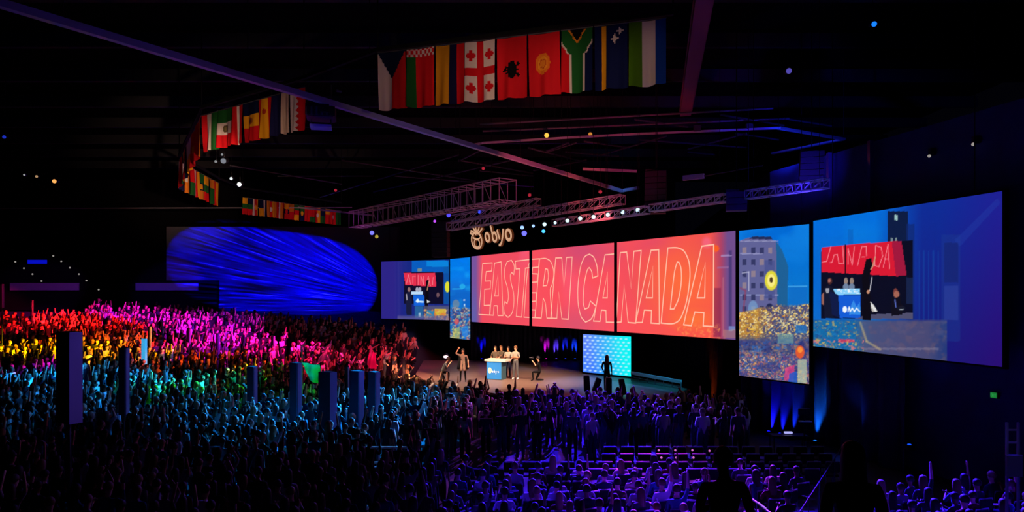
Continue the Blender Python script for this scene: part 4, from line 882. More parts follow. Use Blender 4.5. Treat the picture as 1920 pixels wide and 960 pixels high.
# the ring the flags hang from
t = empty('flag_ring', (0,17.5,12.6), 'dark steel ring from which the rows of flags hang', 'rigging')
RP = [at(1262,0,16.35).xy, at(708,0,18.8).xy, at(570,0,21.2).xy, at(378,0,24.6).xy, at(336,0,33).xy, at(411,0,39.5).xy, at(455,0,43).xy, at(640,0,50).xy]
for a, b in zip(RP, RP[1:]): bar('ring_bar', (a.x,a.y,12.55), (b.x,b.y,12.55), 0.1, 0.1, M_dark, t)
for a in RP: rod('hanger', (a.x,a.y,12.55), (a.x,a.y,17.05), 0.02, M_dark, t)
FW = (255,205,175)  # warm spots added in mid-air, unseen, to brighten the flags
for px, D, E, r in ((760,18.6,0.9,1.6),(880,18,1.7,1.7),(990,17.6,2.2,1.8),(1090,17.2,1.7,1.7),(1200,16.7,1.2,1.6)): beam((0.5,9,8.5), at(px,150,D), r, FW, E*0.5, 0.9)
for px, py, D, E, r in ((400,240,24.6,1.0,1.8),(460,225,23.3,1.1,1.8),(520,210,22,0.9,1.5),(352,300,30,3.6,2.8),(380,360,37,3.2,3)): beam((-5,14,8), at(px,py,D), r, FW, E*0.6, 0.9)
beam((-14.5,40,4.5), at(490,402,44.5), 3.2, FW, 1.1, 0.9); beam((-12.5,43,4.5), at(595,408,48.5), 3.2, FW, 1.3, 0.9)

# ------------------------------------------------------------------ people
def skeleton(pose):
    """joints (position, radius xy), bones; front is +Y"""
    seated = pose.get('seated', False); J = []; E_ = []
    def j(p, r, par=None):
        J.append((Vector(p), r)); k = len(J)-1
        if par is not None: E_.append((par, k))
        return k
    dz = -0.46 if seated else -pose.get('drop', 0.0); ln_ = pose.get('lean', 0.0)
    def T(x, y, z): return (x, y+ln_*(z-0.95), z+dz)
    pel = j(T(0,0,.96), (.145,.11)); sp = j(T(0,.0,1.14), (.125,.095), pel); ch = j(T(0,.0,1.33), (.16,.11), sp)
    nb = j(T(0,-.005,1.46), (.07,.065), ch); nk = j(T(0,.01,1.525), (.05,.05), nb)
    h1 = j(T(0,.025,1.60), (.078,.088), nk); h2 = j(T(0,.02,1.70), (.072,.085), h1)
    if pose.get('face'):
        j(T(0,.118,1.632), (.016,.014), h1)
    for s in (-1, 1):
        arm = pose['arms'][0 if s < 0 else 1]
        sh = j(T(.175*s,0,1.415), (.062,.062), ch)
        el = j(T(*( (.175*s+arm[0][0]*s, arm[0][1], 1.415+arm[0][2]) )), (.042,.042), sh)
        ew = J[el][0]; wr_ = ew+Vector((arm[1][0]*s, arm[1][1], arm[1][2])); wr = j(wr_, (.027,.027), el)
        dr = (wr_-ew).normalized(); hd = j(wr_+dr*.075, (.038,.02), wr)
        if pose.get('fingers'):
            sd = dr.cross(Vector((0,0,1)) if abs(dr.z) < .8 else Vector((0,1,0))).normalized()
            for k, (o_, l_) in enumerate(((-.03,.075),(-.01,.085),(.01,.08),(.03,.065))):
                f1 = j(wr_+dr*.12+sd*o_, (.009,.009), hd); j(wr_+dr*(.12+l_*.55)+sd*o_*1.15+Vector((0,.012,0)), (.008,.008), f1)
            j(wr_+dr*.09+sd*(-.06), (.010,.010), hd)
        else: j(wr_+dr*.15, (.028,.014), hd)
    sp_ = pose.get('spread', .0)
    for s in (-1, 1):
        if seated:
            hp = j((.095*s,.02,.47), (.085,.08), pel); kn = j((.12*s,.42,.47), (.06,.06), hp); an = j((.12*s,.40,.09), (.042,.042), kn); j((.13*s,.53,.04), (.035,.03), an)
        elif pose.get('kneel'):
            hp = j((.1*s,.0,.52), (.09,.085), pel)
            if s < 0: kn = j((.14*s,.38,.5), (.06,.06), hp); an = j((.14*s,.34,.1), (.042,.042), kn); j((.14*s,.47,.045), (.04,.03), an)
            else: kn = j((.12*s,.20,.08), (.06,.06), hp); an = j((.12*s,-.14,.08), (.042,.042), kn); j((.12*s,-.22,.07), (.035,.03), an)
        else:
            st_ = pose.get('stride', 0)*s
            hp = j((.09*s,0,.90+dz), (.088,.085), pel); kn = j(((.1+sp_*.5)*s,.03+st_*.5,.50+dz*.5), (.06,.06), hp); an = j(((.1+sp_)*s,-.02+st_,.085), (.042,.042), kn); j(((.115+sp_)*s,.13+st_,.04), (.037,.03), an)
    if pose.get('skirt'): pass
    return J, E_, Vector(T(0,.02,1.655)), pel
def skin_mesh(pose, level):
    J, E_, hc, root = skeleton(pose)
    me = bpy.data.meshes.new('tmp'); me.from_pydata([p for p, r in J], E_, []); o = bpy.data.objects.new('tmp', me); COL.objects.link(o)
    md = o.modifiers.new('s', 'SKIN'); md.use_smooth_shade = True; md.branch_smoothing = 0.4
    for i, (p, r) in enumerate(J): me.skin_vertices[0].data[i].radius = r; me.skin_vertices[0].data[i].use_root = (i == root)
    if level:
        sb = o.modifiers.new('d', 'SUBSURF'); sb.levels = level; sb.render_levels = level
    dg = bpy.context.evaluated_depsgraph_get(); dg.update()
    m2 = bpy.data.meshes.new_from_object(o.evaluated_get(dg)); bpy.data.objects.remove(o); bpy.data.meshes.remove(me)
    bm = bmesh.new(); bm.from_mesh(m2); bmesh.ops.triangulate(bm, faces=bm.faces[:]); bm.to_mesh(m2); bm.free()
    # head rounding
    co = np.empty(len(m2.vertices)*3); m2.vertices.foreach_get('co', co); co = co.reshape(-1,3)
    J2 = [p for p, r in J]
    names = ['pel','sp','ch','nb','nk','h1','h2']
    nface = 1 if pose.get('face') else 0; per = (3+ (1 if not pose.get('fingers') else 9)) + 1
    idx = []
    cen = np.empty(len(m2.polygons)*3); m2.polygons.foreach_get('center', cen); cen = cen.reshape(-1,3)
    # region by nearest bone
    A = np.array([J2[a] for a, b in E_]); B = np.array([J2[b] for a, b in E_]); reg = []
    arm0 = 7+nface; nl = 4; legs0 = len(J)-2*nl
    narm = (legs0-arm0)//2
    for a, b in E_:
        if b in (1,2,3): reg.append(1)
        elif b < arm0: reg.append(0)
        elif b < legs0:
            k = (b-arm0) % narm; reg.append(1 if k == 0 else (1 if (k == 1) else (pose.get('sleeve',0) if k == 2 else 0)))
        else:
            k = (b-legs0) % nl; reg.append(2 if k < 3 else 3)
    AB = B-A; L2 = (AB**2).sum(1)+1e-9
    t_ = np.clip(((cen[:,None,:]-A[None])*AB[None]).sum(2)/L2[None], 0, 1); D_ = np.linalg.norm(cen[:,None,:]-(A[None]+t_[...,None]*AB[None]), axis=2)
    mi = np.array(reg)[D_.argmin(1)]
    for m_ in (M_skin, M_shirt, M_trous, M_shoe): m2.materials.append(m_)
    m2.polygons.foreach_set('material_index', mi.astype(np.int32)); m2.polygons.foreach_set('use_smooth', [True]*len(m2.polygons)); m2.update()
    return m2, hc
def hair_mesh(hc, long=False, seg=10, bun=False):
    V = []; Fc = []; rings = 7
    for r in range(rings+1):
        th = PI*0.62*r/rings
        for s in range(seg):
            ph = 2*PI*s/seg; front = max(0, math.sin(ph)); rr = 0.104
            th2 = th*(1-0.38*front)
            x = rr*0.92*math.sin(th2)*math.cos(ph); y = rr*1.02*math.sin(th2)*math.sin(ph)-0.012; z = rr*1.15*math.cos(th2)+0.005
            if long and r > rings-3:
                k = r-(rings-3); z -= 0.085*k*(1-front); y -= 0.01*k*(1-front)
            V.append((hc.x+x, hc.y+y, hc.z+z))
    for r in range(rings):
        for s in range(seg):
            a = r*seg+s; b = r*seg+(s+1)%seg; Fc.append((a,b,b+seg)); Fc.append((a,b+seg,a+seg))
    me = bpy.data.meshes.new('hair'); me.from_pydata(V, [], Fc); me.materials.append(M_hair); me.polygons.foreach_set('use_smooth', [True]*len(me.polygons)); return me
dn = ((.045,-.03,-.27),(.01,.07,-.24)); dn2 = ((.07,-.02,-.26),(-.05,.16,-.16))
up = ((.08,.05,.24),(.0,.03,.25)); up2 = ((.14,.05,.20),(-.06,.03,.26)); clap = ((.06,.13,-.2),(-.19,.17,.12)); ph_ = ((.05,.16,-.13),(-.12,.14,.24)); clap_up = ((.04,.14,.16),(-.18,.04,.22)); fold_ = ((.05,.03,-.26),(-.22,.16,.03)); lap = ((.04,.06,-.26),(-.03,.22,-.05))
POSES = [
 ('standing with arms down', dict(arms=(dn,dn))), ('clapping', dict(arms=(clap,clap))), ('with one arm raised', dict(arms=(dn,up),sleeve=0)), ('with both arms raised', dict(arms=(up2,up2))),
 ('holding up a phone', dict(arms=(dn2,ph_),sleeve=1)), ('clapping overhead', dict(arms=(clap_up,clap_up))), ('with folded arms', dict(arms=(fold_,fold_),sleeve=1)), ('standing with one arm bent', dict(arms=(dn2,dn),lean=.03,stride=.06)),
]
SEAT = [('seated with hands in the lap', dict(arms=(lap,lap),seated=True)), ('seated and clapping', dict(arms=(clap,clap),seated=True,lean=.05)), ('seated with one arm raised', dict(arms=(lap,up),seated=True))]
LOW = []; HI = []
for i, (nm, po) in enumerate(POSES+SEAT):
    lo, hc = skin_mesh(po, 0); hl = hair_mesh(hc, i % 2 == 1, 8); LOW.append((lo, hl, nm))
    hi, hc = skin_mesh(po, 1); HI.append((hi, [hair_mesh(hc, False, 14), hair_mesh(hc, True, 14)], nm))
NS = len(POSES)
HEADTOP = 1.77
FOCUS = Vector((1.5, 39))
def inside(P, x, y):
    c = False; n_ = len(P)
    for i in range(n_):
        x0, y0 = P[i]; x1, y1 = P[(i+1)%n_]
        if (y0 > y) != (y1 > y) and x < (x1-x0)*(y-y0)/(y1-y0)+x0: c = not c
    return c
STP = [((Vector(p)-ci).normalized()*0.55+Vector(p)) for p in SP]; STP = [(v.x, v.y) for v in STP]
# screen line clearance: keep people in front of drapes
PYL = []   # pylon spots, filled just below so that nobody stands inside one
PY = [(105,155,622,792,15.5,'tall dark sign tower standing nearest at the left, purple lit on its side'),(222,243,652,778,24,'dark slim sign tower right of the nearest tall one'),
 (265,276,635,692,37,'slim sign tower glowing cyan in the left crowd'),(463,483,687,772,27,'blue lit sign tower alone left of the green flag'),(543,566,680,800,25,'dark sign tower just left of the green flag'),
 (597,632,697,806,23,'broadest blue sign tower in the middle of the crowd'),(655,683,695,802,24,'dark blue sign tower right of the broadest one'),(690,713,697,796,25.5,'dark blue sign tower beside the railing, rightmost of the cluster'),
 (646,655,688,735,31,'thin cyan lit sign tower behind the dark blue cluster'),(405,412,625,670,40,'thin dark sign tower in the magenta crowd, left one'),(508,516,630,672,40,'thin pale sign tower in the magenta crowd, right one'),
 (350,358,615,645,42,'thin orange lit sign tower at the edge of the magenta crowd'),(277,284,612,656,40,'thin orange sign tower left in the magenta crowd'),(301,306,603,630,44,'tiny amber sign tower behind the magenta crowd'),
 (57,63,563,592,47,'thin pink sign tower at the back of the red crowd'),(0,8,533,577,42,'pink sign tower at the left edge of the red crowd'),(437,443,576,608,52,'thin violet sign tower under the blue wall light')]
for x0, x1, y0, y1, D, lb in PY: PYL.append(Vector((((x0+x1)/2-960)/F*D, D)))
spots = []
def try_add(X, Y, seated):
    for q in PYL:
        if (q-Vector((X,Y))).length < 0.5: return
    spots.append((X, Y, seated))
Y = 9.6
while Y < 59.5:
    step = 0.64 if Y < 40 else 0.72; rowstep = (0.78 if Y < 19.6 else 0.87) if Y < 34 else 0.95
    X = -0.80*Y-1.5
    while X < 0.79*Y+1:
        x = X+random.uniform(-.13,.13); y = Y+random.uniform(-.13,.13); px = 960+x/y*F; ok = False; seated = False
        if inside(STP, x, y): ok = False
        elif y < 19.6:
            if px < 1500 and y > 11:
                ok = True; seated = x > -1.8
                if seated and px < 1320 and y < 13.6 : ok = random.random() < .6
                if 1335 < px < 1385 and y > 13: ok = False
                if abs(x-(5.5+ (18-y)*0.07)) < 0.55 and y > 14: ok = False
            elif px < 1000 and y <= 11: ok = random.random() < .5
            elif 1648 < px and 12.5 < y < 17.5 and x < 13.2: ok = True; seated = True
            if y > 19 and x > -2: ok = False
        elif y < 23.4:
            ok = x < -4.6 or (x < -2.6 and y > 21.8)
            if abs(y-21) < .35: ok = False
        elif y < 33:
            lim = 1402 if y < 28.5 else 1300
            ok = px < lim and random.random() < (0.95 if px < 1200 else .8)
        elif y < 58.5:
            ok = x < -5.2 and not (y > 46 and x > -6.4) and random.random() < .92
            if y > 52 and x > -9-(y-52)*0.8: ok = random.random() < .4
            if x > -13.5+0 and y > 50 and x > -12: ok = random.random() < .3
            if y > 55.5: ok = random.random() < .3
            if y > 58-(px-250)*.0225 or (y > 52 and px < 160): ok = False
            if x > -14 and y > 50.2+(-4.7-x)*.593: ok = False
            if y > 46.5 and x > -7.4: ok = False
        if ok: try_add(x, y, seated)
        X += step
    Y += rowstep
vis = []
for (x, y, s) in spots:
    g = gnd(x, y); px = 960+x/y*F; hy = HOR+(CZ-g-(1.3 if s else 1.75))*F/y
    if -20 < px < 1940 and hy < 972: vis.append((y, x, y, s, px, hy))
vis.sort()
NI = 286
ZN = [
 (lambda px, hy, y: y < 19.6 and px > 1640, 'by the right wall'),
 (lambda px, hy, y: y < 19.6 and px > 1000, 'before empty chairs'),
 (lambda px, hy, y: y < 19.6 and px > 600, 'front crowd below railing'),
 (lambda px, hy, y: y < 19.6, 'lower left front crowd'),
 (lambda px, hy, y: px > 870, 'crowd before the stage'),
 (lambda px, hy, y: px > 560, 'crowd among sign towers'),
 (lambda px, hy, y: True, 'crowd behind long railing')]
TOPS = [('black',(20,20,23)),('white',(215,215,218)),('dark grey',(52,54,60)),('navy',(30,36,66)),('light grey',(150,150,155)),('dark red',(105,30,36)),('teal',(46,100,110)),('beige',(178,160,138)),('black',(22,22,26)),('dark grey',(60,60,66)),('olive',(80,80,50))]
TOPM = {}
for nm_, c_ in TOPS: TOPM[nm_] = mat('top_'+nm_.replace(' ','_'), c_, .85, spec=.1)
LAB = {}; CHL = {}
def link(o): COL.objects.link(o); return o
seat_spots = []
kinds = []
for i, (_, x, y, s, px, hy) in enumerate(vis):
    g = gnd(x, y); ang = math.atan2(FOCUS.y-y, FOCUS.x-x)-PI/2+random.uniform(-.35,.35)
    raised = .22 if y > 24 else .1
    if s: k = NS+random.choice((0,0,0,1,1,2) if random.random() < .8 else (0,))
    else:
        k = random.choice((2,3,3,5,4,1)) if random.random() < raised*1.8 else random.choice((0,0,1,4,6,7,0,7))
    sc_ = random.uniform(.93,1.06)
    kinds.append((x, y, g, ang, k, sc_))
    if s: seat_spots.append((x, y, g, ang))
    if i < NI:
        hi, hs, nm = HI[k]; o = bpy.data.objects.new('person', hi); link(o)
        o.location = (x, y, g); o.rotation_euler = (0,0,ang); o.scale = (sc_,)*3
        for f_, zone in ZN:
            if f_(px, hy, y): break
        top = random.choice(TOPS)[0]; o.material_slots[1].link = 'OBJECT'; o.material_slots[1].material = TOPM[top]
        tag(o, None, 'person', 'people of the '+('audience ' if zone.startswith(('be','by')) else '')+zone)
        SH = {'standing with arms down':'arms down','with one arm raised':'one arm up','with both arms raised':'both arms up','seated with hands in the lap':'seated','seated and clapping':'seated clapping','seated with one arm raised':'seated, arm up','standing with one arm bent':'one arm bent','with folded arms':'arms folded','holding up a phone':'one hand lifted'}
        LAB.setdefault((top, SH.get(nm, nm), zone), []).append((px, o, i if not s else len(seat_spots)-1, s))
        h = bpy.data.objects.new('hair', hs[random.random() < .4]); link(h); h.parent = o
ORD_ = ['leftmost','second from left','third from left','fourth from left','fifth from left','sixth from left','seventh from left','eighth from left','ninth from left','tenth from left']
for (top, pz, zone), L_ in LAB.items():
    L_.sort(key=lambda q: q[0])
    for k_, (px, o, si, s) in enumerate(L_):
        od = '' if len(L_) == 1 else ', '+(ORD_[k_] if k_ < 10 else 'farther right')+' such'
        o['label'] = 'person in %s top, %s%s, %s' % (top, pz, od, zone)
        if s: CHL[si] = 'chair under person in %s top, %s%s, %s' % (top, pz, od.replace(' such',''), zone)
# the rest of the crowd in one mesh
def arrays(me):
    v = np.empty(len(me.vertices)*3, np.float32); me.vertices.foreach_get('co', v); f = np.empty(len(me.polygons)*3, np.int32); me.polygons.foreach_get('vertices', f)
    mi = np.empty(len(me.polygons), np.int32); me.polygons.foreach_get('material_index', mi); return v.reshape(-1,3), f.reshape(-1,3), mi
AR = []
for lo, hl, nm in LOW:
    v1, f1, m1 = arrays(lo); v2, f2, m2 = arrays(hl); AR.append((np.vstack([v1,v2]), np.vstack([f1,f2+len(v1)]), np.concatenate([m1, np.full(len(f2),4,np.int32)])))
VV = []; FF = []; MM = []; base = 0
for (x, y, g, ang, k, sc_) in kinds[NI:]:
    v, f, m_ = AR[k]; c_, s_ = math.cos(ang), math.sin(ang); R = np.array([[c_,s_,0],[-s_,c_,0],[0,0,1]], np.float32)
    VV.append((v*sc_)@R+np.array([x,y,g], np.float32)); FF.append(f+base); MM.append(m_); base += len(v)
VV = np.vstack(VV).astype(np.float32); FF = np.vstack(FF).astype(np.int32); MM = np.concatenate(MM)
me = bpy.data.meshes.new('crowd'); me.vertices.add(len(VV)); me.vertices.foreach_set('co', VV.ravel()); me.loops.add(FF.size); me.loops.foreach_set('vertex_index', FF.ravel())
me.polygons.add(len(FF)); me.polygons.foreach_set('loop_start', np.arange(len(FF), dtype=np.int32)*3)
for m_ in (M_skin, M_shirt, M_trous, M_shoe, M_hair): me.materials.append(m_)
me.polygons.foreach_set('material_index', MM); me.polygons.foreach_set('use_smooth', np.ones(len(FF), bool)); me.update(calc_edges=True)
crowd = bpy.data.objects.new('crowd', me); link(crowd); tag(crowd, 'packed crowd under red, yellow, magenta, green and cyan light filling the hall', 'crowd', None, 'stuff')
print('PEOPLE', len(vis), 'tris', len(FF))

# people singled out
def person(pose, loc, face_xy, label, long=False, mats=None, sc_=1.0, level=2, hold=None):
    po = dict(pose); po['face'] = True; po['fingers'] = True
    me_, hc = skin_mesh(po, level); o = bpy.data.objects.new('person', me_); link(o); o.location = loc
    d = Vector(face_xy)-Vector(loc[:2]); o.rotation_euler = (0,0,math.atan2(d.y,d.x)-PI/2); o.scale = (sc_,)*3
    if mats:
        for sl, mm in mats.items(): me_.materials[sl] = mm
    tag(o, label, 'person')
    h = bpy.data.objects.new('hair', hair_mesh(hc, long, 16)); link(h); h.parent = o
    M_eye = mat('eye_dark', (20,15,15), 0.3)
    e = bpy.data.objects.new('eyes', None)
    V = []; Fc = []
    for s in (-1,1):
        c = Vector((hc.x+.032*s, hc.y+.083, hc.z-.005)); k = len(V)
        V += [c+Vector((-.013,0,0)),c+Vector((0,.006,-.006)),c+Vector((.013,0,0)),c+Vector((0,.006,.006))]; Fc.append((k,k+1,k+2,k+3))
    k = len(V); c = Vector((hc.x, hc.y+.088, hc.z-.066)); V += [c+Vector((-.022,-.004,0)),c+Vector((0,.004,-.006)),c+Vector((.022,-.004,0)),c+Vector((0,.004,.004))]; Fc.append((k,k+1,k+2,k+3))
    bpy.data.objects.remove(e); me_e = bpy.data.meshes.new('face_features'); me_e.from_pydata(V, [], Fc); me_e.materials.append(M_eye); eo = bpy.data.objects.new('face_features', me_e); link(eo); eo.parent = o
    return o
M_brown = mat('beige_dress', (128,100,88), 0.8); M_bk = M_blackcloth; M_grey = mat('grey_trousers', (78,80,84), 0.85); M_olive = mat('olive_shirt', (88,78,66), 0.85); M_orh = mat('auburn_hair', (150,84,44), 0.5); M_tan = mat('tan_skin', (205,145,112), 0.5); M_pale = mat('pale_grey_shirt', (150,150,140), 0.85)
S = 1.2
pres = person(dict(arms=(((.10,.0,-.25),(.02,.12,-.22)),((.20,.02,.10),(-.12,.05,.20))), stride=.07, spread=.03), (*at(868,718,36).xy, S), (-3,20), 'person in a brown top standing at the front of the stage with one arm up', True, {1:M_brown,2:M_bk,0:M_tan})
# long open coat of the presenter
def skirt(parent, r0, r1, z0, z1, m, name='coat', open_=0.0, y0=0.0):
    V = []; Fc = []; n_ = 20
    for k in range(6):
        t_ = k/5
        for i in range(n_+1):
            a = PI/2+open_+(2*PI-2*open_)*i/n_; r = r0+(r1-r0)*t_+0.012*math.sin(i*2.4)*t_; V.append((r*math.cos(a), y0+r*.72*math.sin(a), z0+(z1-z0)*t_))
    for k in range(5):
        for i in range(n_): a = k*(n_+1)+i; Fc.append((a,a+1,a+n_+2,a+n_+1))
    me_ = bpy.data.meshes.new(name); me_.from_pydata(V, [], Fc); me_.materials.append(m); me_.polygons.foreach_set('use_smooth', [True]*len(me_.polygons)); o = bpy.data.objects.new(name, me_); link(o); o.parent = parent
    md = o.modifiers.new('t','SOLIDIFY'); md.thickness = .012; return o
skirt(pres, .17, .25, 1.15, .62, mat('tan_tunic',(150,120,104),.8), 'tunic', 0.05)
skirt(pres, .20, .30, 1.35, .70, M_bk, 'open_coat', 0.55)
ex = bpy.data.objects.new('hat_brim', None); bpy.data.objects.remove(ex)
# four people at the desk
for (px, dd, hcol, lb, arms) in [(928.5,38.3,M_orh,'person with long reddish hair behind the desk, leftmost of the three',(dn2,dn2)),(939.5,38.3,M_orh,'person behind the desk in the middle of the three',(dn2,fold_)),(953,38.1,M_orh,'person behind the desk beside the standing person, rightmost of the three',(dn2,fold_))]:
    o = person(dict(arms=arms), (*at(px,700,dd+(.45 if 930 < px < 945 else 0)).xy, S), (-6,20), lb, True, {1:M_olive if px < 945 else M_pale,2:M_bk if px < 945 else mat('navy_trousers',(24,40,74),.8),0:M_tan}, 0.98); 
    o.children[0].data.materials[0] = hcol
o = person(dict(arms=(fold_,fold_),sleeve=0,spread=.03), (*at(967,711,37.1).xy, S), (-4,30), 'person with dark hair and grey trousers standing right of the desk, arms forward', False, {1:M_pale,2:M_grey,3:M_white,0:M_tan}, 1.04)
KN = dict(arms=(((.04,.16,-.18),(-.1,.14,.2)),((.04,.16,-.18),(-.1,.14,.2))), drop=.42, kneel=True, lean=.12)
def camera_prop(loc, d, label):
    d = Vector((d[0],d[1],0)).normalized(); c = Vector(loc); rz = math.atan2(d.y,d.x)-PI/2
    t = empty('photo_camera', c, label, 'camera'); box('body', c, (.14,.08,.10), M_fix, t, rz); rod('lens_barrel', c+d*.04, c+d*.2, .04, M_fix, t)
k1 = at(1012,712,36.4); person(KN, (k1.x,k1.y,S), (-2,36.6), 'person in black kneeling on the stage right of the desk with a camera', False, {1:M_bk,2:M_bk,0:M_tan})
camera_prop((k1.x-.36, k1.y+.02, S+1.25), (-1,0.02), 'black camera held by the kneeling person right of the desk')
k2 = at(828,722,35.9); person(dict(KN, lean=.5), (k2.x,k2.y,S), (-1,36), 'person in a grey shirt crouching on the stage left of the presenter', False, {1:M_grey,2:M_bk,0:M_tan})
o = person(dict(arms=(dn2,dn)), (*at(1138,742,32.6).xy, S), (6,40), 'person in black silhouetted against the cyan and blue backdrop', True, {1:M_bk,2:M_bk,0:mat('shaded_skin',(60,40,34),.6)}, .98)  # skin darkened to paint in the shade of a backlit figure
# foreground silhouettes on the riser, their shade painted as dark skin and hair
f1 = person(dict(arms=(fold_,dn2)), (at(1357,0,6.1).x, 6.1, 2.74), (3,30), 'large dark person standing with back turned before the empty chairs', False, {1:M_bk,2:M_bk,3:M_bk,0:mat('shaded_skin')}, (CZ-(838-HOR)/F*6.1-2.74)/HEADTOP)
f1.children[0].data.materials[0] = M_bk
f2 = person(dict(arms=(dn,dn)), (at(1600,0,5.6).x, 5.6, 2.74), (7,30), 'large dark person standing by the aisle at the lower right', True, {1:M_bk,2:M_bk,3:M_bk,0:mat('shaded_skin')}, (CZ-(828-HOR)/F*5.6-2.74)/HEADTOP)
f2.children[0].data.materials[0] = M_bk

# stage monitors and boxes before the stage
for x, y, ww, hh, D, tl, lb in [(1100,719,11,30,31.4,-.05,'upright dark box at the stage front, leftmost'),(1119,722,10,27,31.2,.35,'leaning dark box at the stage front beside the pink light'),(1141,724,11,32,31.1,.0,'dark box at the stage front beneath the silhouetted person'),(1167,725,10,30,31,-.18,'dark box leaning left at the stage front, rightmost')]:
    c = at(x, y, D); hm = hh/F*D; wm = ww/F*D; S0 = c.z-hm/2
    t = empty('loudspeaker', (c.x,c.y,S0), lb, 'speaker')
    o = box('cabinet', c, (wm,.3,hm), M_fix, t, 0, 'bbox'); o.rotation_euler = (0,tl,0)
    o = box('grille', c+Vector((0,-.155,0)), (wm*.82,.02,hm*.84), M_spk, t); o.rotation_euler = (0,tl,0)
    if S0 > 0.05: rod('stand', (c.x,c.y,0 if D < 30.2 else 1.2 if S0 > 1.2 else 0), (c.x,c.y,S0+.03), .03, M_dark, t)

# ------------------------------------------------------------------ desk
dc = at(934, 712, 37.0); t = empty('presenter_desk', (dc.x, dc.y, S), 'blue fronted presenter desk with a white top and white emblem on the stage', 'desk')
rz = -0.42; u3 = Vector((math.cos(rz), math.sin(rz), 0)); f3 = Vector((math.sin(rz), -math.cos(rz), 0))
M_dblue = mat('desk_blue', (40,120,190), .5, emit=(30,96,160), es=.55); M_dside = mat('desk_side', (60,90,100), .6); M_dtop = mat('desk_top', (225,220,200), .4)
dcx = Vector((dc.x-0.1, dc.y+.3, 0))
box('cabinet', dcx+Vector((0,0,S+.5)), (.9,.6,1.0), M_dside, t, rz); box('front_panel', dcx+f3*.31+Vector((0,0,S+.5)), (.86,.03,.92), M_dblue, t, rz)
box('top', dcx+Vector((0,0,S+1.05))+u3*.08, (1.25,.75,.12), M_dtop, t, rz)
def dpt(x, z): return dcx+f3*.335+u3*x+Vector((0,0,S+z))
def flat(name, P, m, parent): return mesh_obj(name, [dpt(x,z) for x,z in P], [tuple(range(len(P)))], m, parent)
M_logo = mat('logo_white', (230,235,235), .5, emit=(200,215,220), es=.5)
flat('emblem', [(-.24+.11*math.cos(a),.5+.16*math.sin(a)) for a in np.linspace(0,2*PI,14,endpoint=False)], mat('logo_cream',(235,215,175),.5,emit=(210,185,150),es=.5), t)
for i in range(4):
    cx = -.06+.11*i; rg = [(cx+.045*math.cos(a), .44+.05*math.sin(a)) for a in np.linspace(0,2*PI,10,endpoint=False)]; ri = [(cx+.018*math.cos(a), .44+.02*math.sin(a)) for a in np.linspace(0,2*PI,10,endpoint=False)]
    V = [dpt(x,z) for x,z in rg+ri]; mesh_obj('logo_letter', V, [(k,(k+1)%10,(k+1)%10+10,k+10) for k in range(10)] if i != 2 else [(0,1,2,12,11,10),(5,6,7,17,16,15)], M_logo, t)
flat('logo_stroke', [(.02,.49),(.045,.49),(.035,.58),(.015,.58)], M_logo, t); flat('logo_stroke', [(.13,.40),(.16,.40),(.12,.30),(.10,.32)], M_logo, t)
# spot flare lamp and equipment left of the presenter
c = at(836,669,42); t = empty('follow_spot', c, 'bright white lamp on a stand beyond the stage left of the presenter', 'lamp')
ball('lens', c, (.16,.05,.09), mat('flare_lens',(0,0,0),emit=(255,225,235),es=1.4), t); rod('housing', c+Vector((0,.02,0)), c+Vector((0,.35,0)), .17, M_fix, t); rod('stand', (c.x,c.y+.2,gnd(c.x,c.y)), c+Vector((0,.2,0)), .03, M_fix, t)

